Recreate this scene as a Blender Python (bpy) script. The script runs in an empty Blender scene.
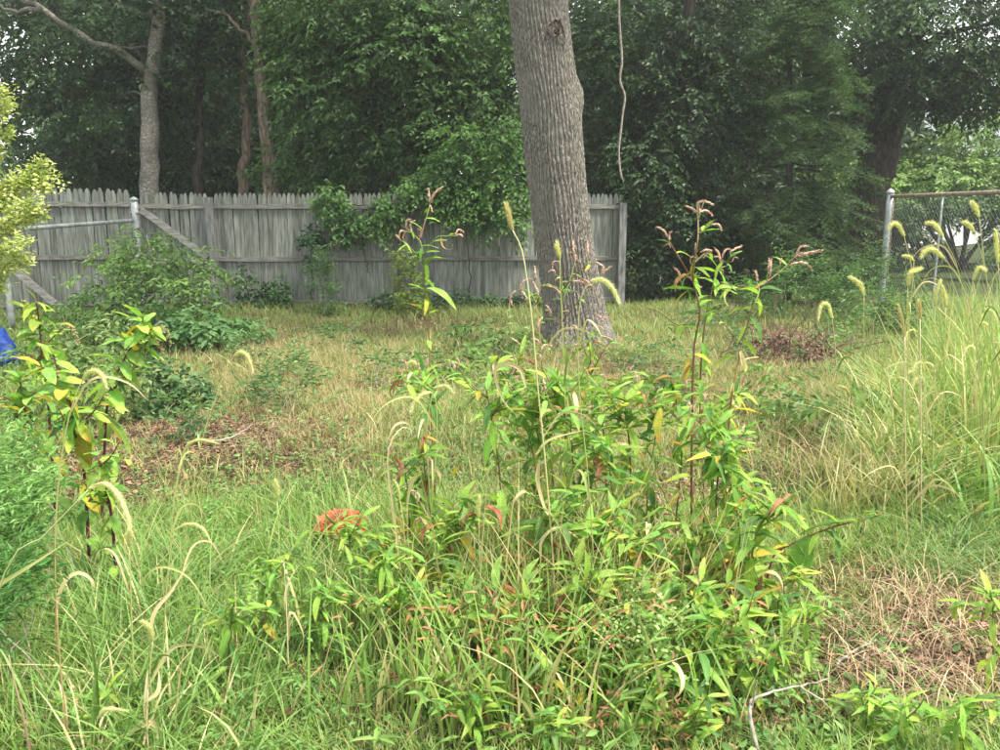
import bpy, math, random
import numpy as np
from mathutils import Matrix, Vector, noise as mnoise

random.seed(7)
rng = np.random.default_rng(7)
SC = bpy.context.scene
COL = SC.collection

# ---------------------------------------------------------------- camera
CAM_H, PITCH, F = 1.5, math.radians(10.8), 850.0
cam_data = bpy.data.cameras.new("camera")
cam = bpy.data.objects.new("camera", cam_data); COL.objects.link(cam)
cam.location = (0, 0, CAM_H); cam.rotation_euler = (math.radians(90) - PITCH, 0, 0)
cam_data.sensor_width = 36; cam_data.lens = F / 1000 * 36
cam_data.clip_start = 0.05; cam_data.clip_end = 2000
SC.camera = cam

# ---------------------------------------------------------------- sky, sun, exposure
SUN_EL, SUN_AZ = math.radians(60), math.radians(118)   # azimuth from +Y, clockwise
world = bpy.data.worlds.new("World"); SC.world = world; world.use_nodes = True
nt = world.node_tree; nt.nodes.clear()
wo = nt.nodes.new("ShaderNodeOutputWorld"); bg = nt.nodes.new("ShaderNodeBackground")
sky = nt.nodes.new("ShaderNodeTexSky"); sky.sky_type = 'NISHITA'; sky.sun_disc = False
sky.sun_elevation = SUN_EL; sky.sun_rotation = SUN_AZ
sky.air_density = 1.2; sky.dust_density = 4.0; sky.ozone_density = 1.0
wmix = nt.nodes.new("ShaderNodeMixRGB"); wmix.inputs[0].default_value = 0.7
wmix.inputs[2].default_value = (10.2, 10.2, 9.9, 1)      # thin bright cloud over the whole sky
nt.links.new(sky.outputs[0], wmix.inputs[1]); nt.links.new(wmix.outputs[0], bg.inputs[0])
bg.inputs[1].default_value = 0.11
nt.links.new(bg.outputs[0], wo.inputs[0])
sd = bpy.data.lights.new("sun", 'SUN'); sd.energy = 4.2; sd.angle = math.radians(9); sd.color = (1.0, 0.93, 0.8)
sun = bpy.data.objects.new("sun", sd); COL.objects.link(sun)
sdir = Vector((math.sin(SUN_AZ) * math.cos(SUN_EL), math.cos(SUN_AZ) * math.cos(SUN_EL), math.sin(SUN_EL)))
sun.rotation_euler = sdir.to_track_quat('Z', 'Y').to_euler(); sun.location = sdir * 50
SC.view_settings.view_transform = 'Standard'; SC.view_settings.look = 'None'
SC.view_settings.exposure = 1.0; SC.view_settings.gamma = 1.0
SC.cycles.max_bounces = 6; SC.cycles.transmission_bounces = 4; SC.cycles.diffuse_bounces = 3
SC.cycles.transparent_max_bounces = 4

# ---------------------------------------------------------------- helpers
cp, sp = math.cos(PITCH), math.sin(PITCH)
def ray(px, py):
    rx = (px - 500) / F; ry = -(py - 375) / F
    return Vector((rx, cp + ry * sp, -sp + ry * cp))
def at(px, py, Y):
    d = ray(px, py); return Vector((0, 0, CAM_H)) + d * (Y / d.y)
def project(x, y, z):
    dz = z - CAM_H; fwd = y * cp - dz * sp; up = y * sp + dz * cp
    return 500 + F * x / fwd, 375 - F * up / fwd
def H(x, y):
    near = 1 / (1 + np.exp((y - 60) / 6)) if not isinstance(y, float) else 1 / (1 + math.exp(min(50, (y - 60) / 6)))
    s = np.sin if not isinstance(x, float) else math.sin
    return near * (0.022 * s(x * 1.7 + y * 0.6) + 0.018 * s(y * 2.1 - x * 0.9 + 1) + 0.012 * s(x * 4.3 + 2) * s(y * 3.7)) - 0.02
def ground_x(px, Y):
    """point on the ground at depth Y in the picture column px"""
    fwd = Y * cp + CAM_H * sp
    x = (px - 500) / F * fwd
    return Vector((x, Y, float(H(float(x), float(Y)))))

def tag(o, label=None, cat=None, group=None, kind=None):
    if label: o["label"] = label
    if cat: o["category"] = cat
    if group: o["group"] = group
    if kind: o["kind"] = kind
    return o
def empty(name, loc, label, cat, group=None):
    o = bpy.data.objects.new(name, None); COL.objects.link(o); o.location = loc
    o.empty_display_size = 0.05
    return tag(o, label, cat, group)
def link(name, me, parent=None, mat=None):
    o = bpy.data.objects.new(name, me); COL.objects.link(o)
    if parent is not None: o.parent = parent
    return o

def mesh_np(name, V, faces, mat, col=None, smooth=True):
    V = np.asarray(V, dtype=np.float32).reshape(-1, 3)
    me = bpy.data.meshes.new(name)
    me.vertices.add(len(V)); me.vertices.foreach_set("co", V.ravel())
    fl = [np.asarray(f, dtype=np.int32) for f in faces if len(f)]
    loops = np.concatenate([f.ravel() for f in fl])
    sizes = np.concatenate([np.full(len(f), f.shape[1], dtype=np.int32) for f in fl])
    starts = np.concatenate([[0], np.cumsum(sizes)[:-1]]).astype(np.int32)
    me.loops.add(len(loops)); me.loops.foreach_set("vertex_index", loops)
    me.polygons.add(len(sizes)); me.polygons.foreach_set("loop_start", starts)
    me.update(calc_edges=True)
    me.polygons.foreach_set("use_smooth", np.full(len(sizes), smooth))
    if col is not None:
        ca = me.color_attributes.new("Col", 'FLOAT_COLOR', 'POINT')
        c4 = np.ones((len(V), 4), dtype=np.float32); c4[:, :3] = col
        ca.data.foreach_set("color", c4.ravel())
    me.materials.append(mat)
    return me

class MB:
    """collects pieces of ONE mesh"""
    def __init__(s): s.V = []; s.T = []; s.Q = []; s.C = []; s.n = 0
    def add(s, V, T=None, Q=None, c=None):
        V = np.asarray(V, float).reshape(-1, 3)
        if T is not None and len(T): s.T.append(np.asarray(T) + s.n)
        if Q is not None and len(Q): s.Q.append(np.asarray(Q) + s.n)
        if c is not None:
            c = np.asarray(c, float); s.C.append(np.broadcast_to(c, (len(V), 3)) if c.ndim == 1 else c)
        s.V.append(V); s.n += len(V)
    def box(s, c, d, rot=None, col=None):
        v = np.array([[x, y, z] for x in (-.5, .5) for y in (-.5, .5) for z in (-.5, .5)]) * np.array(d)
        if rot is not None: v = v @ np.array(rot.to_3x3()).T
        s.add(v + np.array(c), Q=[[0,1,3,2],[4,6,7,5],[0,4,5,1],[2,3,7,6],[0,2,6,4],[1,5,7,3]], c=col)
    def mesh(s, name, mat, smooth=True):
        f = []
        if s.T: f.append(np.concatenate(s.T))
        if s.Q: f.append(np.concatenate(s.Q))
        return mesh_np(name, np.concatenate(s.V), f, mat, np.concatenate(s.C) if s.C else None, smooth)

def smooth_path(P, n):
    P = [np.array(p, float) for p in P]
    if len(P) == 2:
        return np.array([P[0] + (P[1] - P[0]) * i / (n - 1) for i in range(n)])
    Q = [2 * P[0] - P[1]] + P + [2 * P[-1] - P[-2]]
    out = []
    m = len(P) - 1
    for i in range(n):
        t = i / (n - 1) * m; k = min(int(t), m - 1); u = t - k
        a, b, c, d = Q[k:k + 4]
        out.append(0.5 * ((2 * b) + (-a + c) * u + (2 * a - 5 * b + 4 * c - d) * u * u + (-a + 3 * b - 3 * c + d) * u ** 3))
    return np.array(out)
def frames(P):
    T = np.gradient(P, axis=0); T /= np.linalg.norm(T, axis=1)[:, None] + 1e-9
    ref = np.array([0, 1.0, 0]) if abs(T[0][1]) < 0.9 else np.array([1.0, 0, 0])
    N = []
    for t in T:
        n = ref - t * (ref @ t); n /= np.linalg.norm(n) + 1e-9; N.append(n); ref = n
    N = np.array(N); return T, N, np.cross(T, N)
def tube(P, R, sides=6, cap=True):
    n = len(P); T, N, B = frames(P); R = np.broadcast_to(np.asarray(R, float), (n,))
    a = np.arange(sides) * 2 * math.pi / sides
    V = P[:, None, :] + R[:, None, None] * (np.cos(a)[None, :, None] * N[:, None, :] + np.sin(a)[None, :, None] * B[:, None, :])
    V = V.reshape(-1, 3)
    i = np.arange(n - 1)[:, None] * sides; j = np.arange(sides)[None, :]; k = (j + 1) % sides
    Q = np.stack([i + j, i + k, i + sides + k, i + sides + j], -1).reshape(-1, 4)
    Tt = []
    if cap:
        V = np.vstack([V, P[0], P[-1]])
        for s_ in range(sides):
            Tt.append([n * sides, (s_ + 1) % sides, s_]); Tt.append([n * sides + 1, (n - 1) * sides + s_, (n - 1) * sides + (s_ + 1) % sides])
    return V, Tt, Q
def basis(xdir, up=(0, 0, 1), roll=0.0):
    x = Vector(xdir).normalized(); up = Vector(up)
    if abs(x.dot(up)) > 0.98: up = Vector((0.3, -1, 0.1))
    y = up.cross(x).normalized(); z = x.cross(y)
    m = Matrix((x, y, z)).transposed().to_4x4()
    return m @ Matrix.Rotation(roll, 4, 'X')

# ---------------------------------------------------------------- materials
def new_mat(name):
    m = bpy.data.materials.new(name); m.use_nodes = True; m.node_tree.nodes.clear()
    return m, m.node_tree
def N(t, kind, **kw):
    n = t.nodes.new("ShaderNode" + kind)
    for k, v in kw.items(): setattr(n, k, v)
    return n
def L(t, a, b): t.links.new(a, b)
def ramp(t, fac, stops):
    r = N(t, "ValToRGB"); e = r.color_ramp.elements
    e[0].position = stops[0][0]; e[0].color = (*stops[0][1], 1)
    e[1].position = stops[-1][0]; e[1].color = (*stops[-1][1], 1)
    for p, c in stops[1:-1]:
        q = e.new(p); q.color = (*c, 1)
    L(t, fac, r.inputs[0]); return r.outputs[0]
def leaf_shader(t, color, rough=0.55, trans=0.35, spec=0.3, tcol=1.25, bump=None):
    p = N(t, "BsdfPrincipled"); p.inputs["Roughness"].default_value = rough
    p.inputs["Specular IOR Level"].default_value = spec
    tr = N(t, "BsdfTranslucent"); mx = N(t, "MixShader"); mx.inputs[0].default_value = trans
    g = N(t, "MixRGB", blend_type='MULTIPLY'); g.inputs[0].default_value = 1; g.inputs[2].default_value = (tcol * 1.0, tcol * 1.05, tcol * 0.55, 1)
    L(t, color, p.inputs["Base Color"]); L(t, color, g.inputs[1]); L(t, g.outputs[0], tr.inputs[0])
    if bump is not None: L(t, bump, p.inputs["Normal"])
    L(t, p.outputs[0], mx.inputs[1]); L(t, tr.outputs[0], mx.inputs[2])
    o = N(t, "OutputMaterial"); L(t, mx.outputs[0], o.inputs[0])
def attr_leaf(name, trans=0.35, rough=0.55, spec=0.3, tcol=1.25):
    m, t = new_mat(name)
    a = N(t, "Attribute", attribute_name="Col")
    leaf_shader(t, a.outputs["Color"], rough, trans, spec, tcol)
    return m
def single_leaf(name, c1, c2, tip=None, trans=0.35, spots=0.0, spec=0.35):
    """one leaf, x along its length 0..1, y across"""
    m, t = new_mat(name)
    tc = N(t, "TexCoord"); oi = N(t, "ObjectInfo")
    no = N(t, "TexNoise"); no.inputs["Scale"].default_value = 5; no.inputs["Detail"].default_value = 3
    add = N(t, "VectorMath", operation='ADD'); L(t, tc.outputs["Object"], add.inputs[0])
    cmb = N(t, "CombineXYZ"); ml = N(t, "Math", operation='MULTIPLY'); ml.inputs[1].default_value = 40
    L(t, oi.outputs["Random"], ml.inputs[0])
    for k in range(3): L(t, ml.outputs[0], cmb.inputs[k])
    L(t, cmb.outputs[0], add.inputs[1]); L(t, add.outputs[0], no.inputs["Vector"])
    mr = N(t, "MapRange"); mr.inputs[1].default_value = .3; mr.inputs[2].default_value = .7
    L(t, no.outputs[0], mr.inputs[0])
    mx = N(t, "MixRGB"); mx.inputs[1].default_value = (*c1, 1); mx.inputs[2].default_value = (*c2, 1); L(t, mr.outputs[0], mx.inputs[0])
    col = mx.outputs[0]
    sx = N(t, "SeparateXYZ"); L(t, tc.outputs["Object"], sx.inputs[0])
    if tip:
        r = N(t, "MapRange"); r.inputs[1].default_value = .55; r.inputs[2].default_value = 1.0; L(t, sx.outputs[0], r.inputs[0])
        tm = N(t, "Math", operation='MULTIPLY'); L(t, r.outputs[0], tm.inputs[0]); L(t, mr.outputs[0], tm.inputs[1])
        ta = N(t, "Math", operation='MULTIPLY'); ta.inputs[1].default_value = 1.6; ta.use_clamp = True; L(t, tm.outputs[0], ta.inputs[0])
        m2 = N(t, "MixRGB"); m2.inputs[2].default_value = (*tip, 1); L(t, ta.outputs[0], m2.inputs[0]); L(t, col, m2.inputs[1]); col = m2.outputs[0]
    # pale midrib
    ab = N(t, "Math", operation='ABSOLUTE'); L(t, sx.outputs[1], ab.inputs[0])
    lt = N(t, "Math", operation='LESS_THAN'); lt.inputs[1].default_value = 0.006; L(t, ab.outputs[0], lt.inputs[0])
    lm = N(t, "Math", operation='MULTIPLY'); lm.inputs[1].default_value = 0.45; L(t, lt.outputs[0], lm.inputs[0])
    m3 = N(t, "MixRGB"); m3.inputs[2].default_value = (min(1, c2[0] * 1.6 + .05), min(1, c2[1] * 1.5 + .05), c2[2] * 1.5 + .03, 1)
    L(t, lm.outputs[0], m3.inputs[0]); L(t, col, m3.inputs[1]); col = m3.outputs[0]
    if spots:
        n2 = N(t, "TexNoise"); n2.inputs["Scale"].default_value = 16; L(t, add.outputs[0], n2.inputs["Vector"])
        gt = N(t, "MapRange"); gt.inputs[1].default_value = .62; gt.inputs[2].default_value = .68; gt.inputs[4].default_value = spots; L(t, n2.outputs[0], gt.inputs[0])
        m4 = N(t, "MixRGB"); m4.inputs[2].default_value = (.13, .06, .025, 1); L(t, gt.outputs[0], m4.inputs[0]); L(t, col, m4.inputs[1]); col = m4.outputs[0]
    hs = N(t, "HueSaturation"); L(t, col, hs.inputs["Color"])
    v = N(t, "MapRange"); v.inputs[3].default_value = .75; v.inputs[4].default_value = 1.5; L(t, oi.outputs["Random"], v.inputs[0]); L(t, v.outputs[0], hs.inputs["Value"])
    fr = N(t, "Math", operation='FRACT'); m7 = N(t, "Math", operation='MULTIPLY'); m7.inputs[1].default_value = 7.31
    L(t, oi.outputs["Random"], m7.inputs[0]); L(t, m7.outputs[0], fr.inputs[0])
    h = N(t, "MapRange"); h.inputs[3].default_value = .475; h.inputs[4].default_value = .52; L(t, fr.outputs[0], h.inputs[0]); L(t, h.outputs[0], hs.inputs["Hue"])
    wv = N(t, "TexWave"); wv.bands_direction = 'X'; wv.inputs["Scale"].default_value = 5; wv.inputs["Distortion"].default_value = 1; L(t, tc.outputs["Object"], wv.inputs["Vector"])
    bp = N(t, "Bump"); bp.inputs["Strength"].default_value = .12; bp.inputs["Distance"].default_value = .01; L(t, wv.outputs["Fac"], bp.inputs["Height"])
    leaf_shader(t, hs.outputs[0], 0.6, trans + .05, spec * .6, 1.4, bp.outputs[0])
    return m
def plain(name, c1, c2, scale=20, rough=0.75, metal=0.0, bump=0.3, stretch=(1, 1, 1), spec=0.3, rnd=0.0, bdist=0.01, detail=5):
    m, t = new_mat(name)
    tc = N(t, "TexCoord"); mp = N(t, "Mapping"); mp.inputs["Scale"].default_value = stretch
    oi = N(t, "ObjectInfo"); add = N(t, "VectorMath", operation='ADD')
    L(t, tc.outputs["Object"], add.inputs[0])
    ml = N(t, "Math", operation='MULTIPLY'); ml.inputs[1].default_value = 30 if rnd else 0; L(t, oi.outputs["Random"], ml.inputs[0])
    cmb = N(t, "CombineXYZ"); [L(t, ml.outputs[0], cmb.inputs[k]) for k in range(3)]
    L(t, cmb.outputs[0], add.inputs[1]); L(t, add.outputs[0], mp.inputs[0])
    no = N(t, "TexNoise"); no.inputs["Scale"].default_value = scale; no.inputs["Detail"].default_value = detail; L(t, mp.outputs[0], no.inputs["Vector"])
    col = ramp(t, no.outputs[0], [(.32, c1), (.68, c2)])
    if rnd:
        hs = N(t, "HueSaturation"); L(t, col, hs.inputs["Color"])
        v = N(t, "MapRange"); v.inputs[3].default_value = 1 - rnd; v.inputs[4].default_value = 1 + rnd; L(t, oi.outputs["Random"], v.inputs[0]); L(t, v.outputs[0], hs.inputs["Value"]); col = hs.outputs[0]
    p = N(t, "BsdfPrincipled"); p.inputs["Roughness"].default_value = rough; p.inputs["Metallic"].default_value = metal; p.inputs["Specular IOR Level"].default_value = spec
    L(t, col, p.inputs["Base Color"])
    bp = N(t, "Bump"); bp.inputs["Strength"].default_value = bump; bp.inputs["Distance"].default_value = bdist; L(t, no.outputs[0], bp.inputs["Height"]); L(t, bp.outputs[0], p.inputs["Normal"])
    o = N(t, "OutputMaterial"); L(t, p.outputs[0], o.inputs[0])
    return m
def attr_plain(name, rough=.8, trans=0.0):
    m, t = new_mat(name); a = N(t, "Attribute", attribute_name="Col")
    p = N(t, "BsdfPrincipled"); p.inputs["Roughness"].default_value = rough; p.inputs["Specular IOR Level"].default_value = .2
    L(t, a.outputs["Color"], p.inputs["Base Color"]); o = N(t, "OutputMaterial"); L(t, p.outputs[0], o.inputs[0]); return m

def bark_mat(name, dark, light, sx=9, sz=1.2, patch=None, bump=1.0, lo=.2, hi=.85):
    m, t = new_mat(name)
    tc = N(t, "TexCoord"); mp = N(t, "Mapping"); mp.inputs["Scale"].default_value = (sx, sx, sz)
    n0 = N(t, "TexNoise"); n0.inputs["Scale"].default_value = 3; L(t, tc.outputs["Object"], n0.inputs["Vector"])
    ad = N(t, "MixRGB", blend_type='ADD'); ad.inputs[0].default_value = .12; L(t, tc.outputs["Object"], ad.inputs[1]); L(t, n0.outputs["Color"], ad.inputs[2])
    L(t, ad.outputs[0], mp.inputs[0])
    vo = N(t, "TexVoronoi", feature='DISTANCE_TO_EDGE'); vo.inputs["Scale"].default_value = 2.0; L(t, mp.outputs[0], vo.inputs["Vector"])
    no = N(t, "TexNoise"); no.inputs["Scale"].default_value = 5; no.inputs["Detail"].default_value = 8; L(t, mp.outputs[0], no.inputs["Vector"])
    mu = N(t, "Math", operation='MULTIPLY_ADD'); mu.inputs[1].default_value = 1.3; L(t, vo.outputs["Distance"], mu.inputs[0])
    ms = N(t, "Math", operation='MULTIPLY'); ms.inputs[1].default_value = .55; L(t, no.outputs[0], ms.inputs[0]); L(t, ms.outputs[0], mu.inputs[2])
    col = ramp(t, mu.outputs[0], [(lo, dark), ((lo + hi) / 2 - .03, tuple(a * .35 + b * .65 for a, b in zip(dark, light))), (hi, light)])
    if patch:
        n3 = N(t, "TexNoise"); n3.inputs["Scale"].default_value = 2.2; n3.inputs["Detail"].default_value = 4; L(t, tc.outputs["Object"], n3.inputs["Vector"])
        mr = N(t, "MapRange"); mr.inputs[1].default_value = .48; mr.inputs[2].default_value = .6; mr.inputs[4].default_value = .7; L(t, n3.outputs[0], mr.inputs[0])
        mx = N(t, "MixRGB"); mx.inputs[2].default_value = (*patch, 1); L(t, mr.outputs[0], mx.inputs[0]); L(t, col, mx.inputs[1]); col = mx.outputs[0]
    p = N(t, "BsdfPrincipled"); p.inputs["Roughness"].default_value = .9; p.inputs["Specular IOR Level"].default_value = .15
    L(t, col, p.inputs["Base Color"])
    bp = N(t, "Bump"); bp.inputs["Strength"].default_value = bump; bp.inputs["Distance"].default_value = .03; L(t, mu.outputs[0], bp.inputs["Height"]); L(t, bp.outputs[0], p.inputs["Normal"])
    o = N(t, "OutputMaterial"); L(t, p.outputs[0], o.inputs[0]); return m

M = {}
M['grass'] = attr_leaf("grass_blades", trans=.3, rough=.5, spec=.35, tcol=1.2)
M['foliage'] = attr_leaf("tree_foliage", trans=.3, rough=.5, spec=.4, tcol=1.3)
M['litter'] = attr_plain("dead_litter")
M['stem_attr'] = attr_leaf("plant_stem", trans=.1, rough=.55, spec=.3)
M['head'] = attr_leaf("seed_head", trans=.4, rough=.7, spec=.15, tcol=1.4)
M['lf_green'] = single_leaf("leaf_green", (.12, .25, .05), (.22, .4, .09), (.3, .36, .09), spots=.3)
M['lf_deep'] = single_leaf("leaf_deep_green", (.06, .15, .04), (.11, .23, .06), spots=.2)
M['lf_lime'] = single_leaf("leaf_lime", (.17, .33, .05), (.27, .43, .08), (.4, .42, .09), spots=.35)
M['lf_yellow'] = single_leaf("leaf_yellow", (.32, .34, .05), (.5, .42, .07), (.55, .22, .06), spots=.5)
M['lf_orange'] = single_leaf("leaf_orange", (.55, .33, .07), (.6, .24, .06), (.4, .08, .04), spots=.5)
M['lf_brown'] = single_leaf("leaf_withered_brown", (.26, .13, .06), (.4, .23, .11), (.3, .1, .05), trans=.2)
M['lf_red'] = single_leaf("leaf_withered_red", (.2, .07, .045), (.34, .15, .09), (.4, .2, .1), trans=.2)
M['lf_straw'] = single_leaf("leaf_straw", (.5, .4, .22), (.62, .52, .31), (.5, .36, .2), trans=.25)
M['wood'] = plain("weathered_fence_wood", (.11, .12, .106), (.27, .29, .26), scale=7, rough=.9, bump=.5, stretch=(5, 5, .5), rnd=.22, spec=.15)
M['rail'] = plain("weathered_rail_wood", (.12, .118, .105), (.28, .275, .25), scale=7, rough=.9, bump=.5, stretch=(.6, 5, 5), rnd=.1, spec=.15)
M['post'] = plain("weathered_post_wood", (.1, .1, .1), (.27, .27, .27), scale=9, rough=.9, bump=.6, stretch=(3, 3, .6), rnd=.1, spec=.15)
M['brace'] = plain("pale_brace_wood", (.2, .195, .18), (.4, .39, .36), scale=7, rough=.9, bump=.5, stretch=(.6, 5, 5), spec=.15)
M['metal'] = plain("galvanised_metal", (.25, .28, .29), (.5, .54, .54), scale=14, rough=.55, metal=.45, bump=.15)
M['rust'] = plain("rusty_rail", (.2, .12, .09), (.38, .33, .3), scale=18, rough=.8, metal=.2, bump=.3)
M['wire'] = plain("fence_wire", (.12, .125, .125), (.22, .24, .24), scale=14, rough=.5, metal=.5, bump=.1)
M['bark_main'] = bark_mat("furrowed_grey_bark", (.08, .07, .06), (.42, .395, .35), sx=30, sz=4.5, patch=(.26, .255, .22), bump=1.0, lo=.26, hi=.74)
M['bark_pale'] = bark_mat("patchy_pale_bark", (.1, .095, .08), (.3, .285, .245), sx=6, sz=9, patch=(.09, .085, .07), bump=.5)
M['bark_brown'] = bark_mat("brown_bark", (.06, .045, .035), (.27, .21, .16), sx=6, sz=1.5, patch=(.14, .12, .08), bump=.7)
M['bark_dark'] = bark_mat("dark_bark", (.025, .02, .018), (.09, .075, .065), sx=6, sz=1.5, bump=.8)
M['knot'] = bark_mat("knot_bark", (.04, .03, .025), (.2, .17, .14), sx=9, sz=8, bump=1)
M['twig'] = plain("dry_twig", (.2, .17, .14), (.42, .38, .33), scale=30, rough=.85, bump=.4)
M['blue'] = plain("blue_tarp", (.003, .018, .13), (.012, .06, .3), scale=6, rough=.6, bump=.2, spec=.3)
M['orange'] = plain("orange_bag", (.3, .09, .04), (.85, .17, .08), scale=14, rough=.5, bump=.5, bdist=.004)

# ---------------------------------------------------------------- ground
def smooth_noise(x, y, s, seed=0):
    out = np.empty(len(x))
    for i in range(len(x)): out[i] = mnoise.noise(Vector((x[i] * s + seed, y[i] * s, seed * 1.7)))
    return out
# patch map of the plot: each patch is an ellipse on the ground given by the column / row it was measured at
def blob(u, v, cx, cy, rx, ry, n=0):
    d = np.sqrt(((u - cx) / rx) ** 2 + ((v - cy) / ry) ** 2) + n * .35
    return np.clip(1.35 - d, 0, 1) ** 1.0
_ng = 400
_nx = np.linspace(-14, 14, _ng); _ny = np.linspace(0, 28, _ng)
def noise_grid(s, seed):
    k = int(28 * s) + 3
    g = np.random.default_rng(seed).random((k, k)) * 2 - 1
    return g, s
NG = [noise_grid(1.3, 1), noise_grid(3.1, 2), noise_grid(7.3, 3)]
def fnoise(x, y):
    out = 0; w = [.5, .3, .2]
    for (g, s), ww in zip(NG, w):
        fx = np.clip((x + 14) * s, 0, g.shape[0] - 1.001); fy = np.clip(y * s, 0, g.shape[0] - 1.001)
        i = fx.astype(int); j = fy.astype(int); a = fx - i; b = fy - j; a = a * a * (3 - 2 * a); b = b * b * (3 - 2 * b)
        out = out + ww * ((g[i, j] * (1 - a) + g[i + 1, j] * a) * (1 - b) + (g[i, j + 1] * (1 - a) + g[i + 1, j + 1] * a) * b)
    return out
def fields(x, y):
    u, v = project(x, y, 0.0)
    n = fnoise(x, y)
    bare = np.zeros_like(u)
    for c in [(205, 442, 135, 34, 1.1), (110, 475, 80, 60, .8), (905, 655, 160, 80, 1.1), (800, 447, 100, 26, 1.0), (640, 372, 60, 12, .8), (420, 322, 60, 10, .8), (540, 425, 60, 18, .7), (975, 455, 60, 28, .85),
              (790, 345, 70, 28, .7), (690, 500, 60, 45, .8), (850, 575, 70, 50, .45), (30, 560, 45, 70, .5), (560, 470, 80, 30, .4), (640, 395, 60, 20, .4),
              (700, 700, 60, 50, .4), (40, 700, 50, 60, .3)]:
        bare = np.maximum(bare, c[4] * blob(u, v, *c[:4], n=n * 1.4))
    straw = np.zeros_like(u)
    for c in [(310, 400, 150, 80, .95), (700, 375, 240, 70, .75), (830, 430, 100, 45, .7), (480, 340, 150, 30, .35), (930, 400, 90, 90, .4), (620, 420, 150, 60, .6),
              (900, 640, 160, 80, .7), (450, 700, 120, 60, .35), (210, 470, 110, 40, .4)]:
        straw = np.maximum(straw, c[4] * blob(u, v, *c[:4], n=n))
    return u, v, n, bare, straw

xs = np.concatenate([np.linspace(-900, -60, 8), np.linspace(-50, -10, 20), np.linspace(-9, 9, 200), np.linspace(10, 50, 20), np.linspace(60, 900, 8)])
ys = np.concatenate([np.linspace(-300, -20, 5), np.linspace(-15, 0, 8), np.linspace(.5, 16, 180), np.linspace(17, 70, 26), np.linspace(90, 1500, 10)])
X, Yg = np.meshgrid(xs, ys, indexing='ij')
Z = H(X, Yg)
nx_, ny_ = X.shape
idx = np.arange(nx_ * ny_).reshape(nx_, ny_)
Qg = np.stack([idx[:-1, :-1], idx[1:, :-1], idx[1:, 1:], idx[:-1, 1:]], -1).reshape(-1, 4)
u, v, n, bare, straw = fields(X.ravel(), np.maximum(Yg.ravel(), 1.0))
inside = ((Yg.ravel() > .5) & (Yg.ravel() < 16)).astype(float)
gc = np.stack([bare * inside, straw * inside, np.zeros_like(bare)], -1)
gm, t = new_mat("ground_soil")
tc = N(t, "TexCoord"); a = N(t, "Attribute", attribute_name="Col"); sp_ = N(t, "SeparateColor"); L(t, a.outputs["Color"], sp_.inputs[0])
n1 = N(t, "TexNoise"); n1.inputs["Scale"].default_value = 35; n1.inputs["Detail"].default_value = 8; L(t, tc.outputs["Object"], n1.inputs["Vector"])
n2 = N(t, "TexNoise"); n2.inputs["Scale"].default_value = 4; n2.inputs["Detail"].default_value = 4; L(t, tc.outputs["Object"], n2.inputs["Vector"])
c_green = ramp(t, n1.outputs[0], [(.35, (.022, .035, .012)), (.55, (.05, .075, .025)), (.7, (.11, .1, .05))])
c_bare = ramp(t, n1.outputs[0], [(.35, (.035, .023, .017)), (.55, (.095, .062, .045)), (.72, (.24, .16, .115))])
c_straw = ramp(t, n1.outputs[0], [(.35, (.06, .055, .025)), (.55, (.14, .12, .06)), (.72, (.3, .24, .14))])
m1 = N(t, "MixRGB"); L(t, sp_.outputs[1], m1.inputs[0]); L(t, c_green, m1.inputs[1]); L(t, c_straw, m1.inputs[2])
m2 = N(t, "MixRGB"); L(t, sp_.outputs[0], m2.inputs[0]); L(t, m1.outputs[0], m2.inputs[1]); L(t, c_bare, m2.inputs[2])
p = N(t, "BsdfPrincipled"); p.inputs["Roughness"].default_value = .95; p.inputs["Specular IOR Level"].default_value = .1; L(t, m2.outputs[0], p.inputs["Base Color"])
bp = N(t, "Bump"); bp.inputs["Strength"].default_value = .9; bp.inputs["Distance"].default_value = .03; L(t, n1.outputs[0], bp.inputs["Height"]); L(t, bp.outputs[0], p.inputs["Normal"])
o = N(t, "OutputMaterial"); L(t, p.outputs[0], o.inputs[0])
g = link("ground", mesh_np("ground", np.stack([X, Yg, Z], -1), [Qg], gm, gc)); tag(g, kind="structure")

# sunlit road far behind the chain-link fence (rises to the right in the picture = runs away to the right)
rb = MB()
pts = [(13.5, 33), (18.3, 36), (24, 43), (31, 54), (45, 78)]
for (xa, ya), (xb, yb) in zip(pts[:-1], pts[1:]):
    for a_, b_, zz, w_, h_ in ((xa, xb, .012, 0, 0),):
        rb.add([[xa, ya, .03], [xb, yb, .03], [xb - 3.2, yb + 3.5, .03], [xa - 3.2, ya + 3.5, .03]], Q=[[0, 1, 2, 3]])
road = link("road", rb.mesh("road", plain("pale_concrete", (.42, .42, .4), (.6, .6, .58), scale=3, rough=.85, bump=.1))); tag(road, kind="structure")

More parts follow.
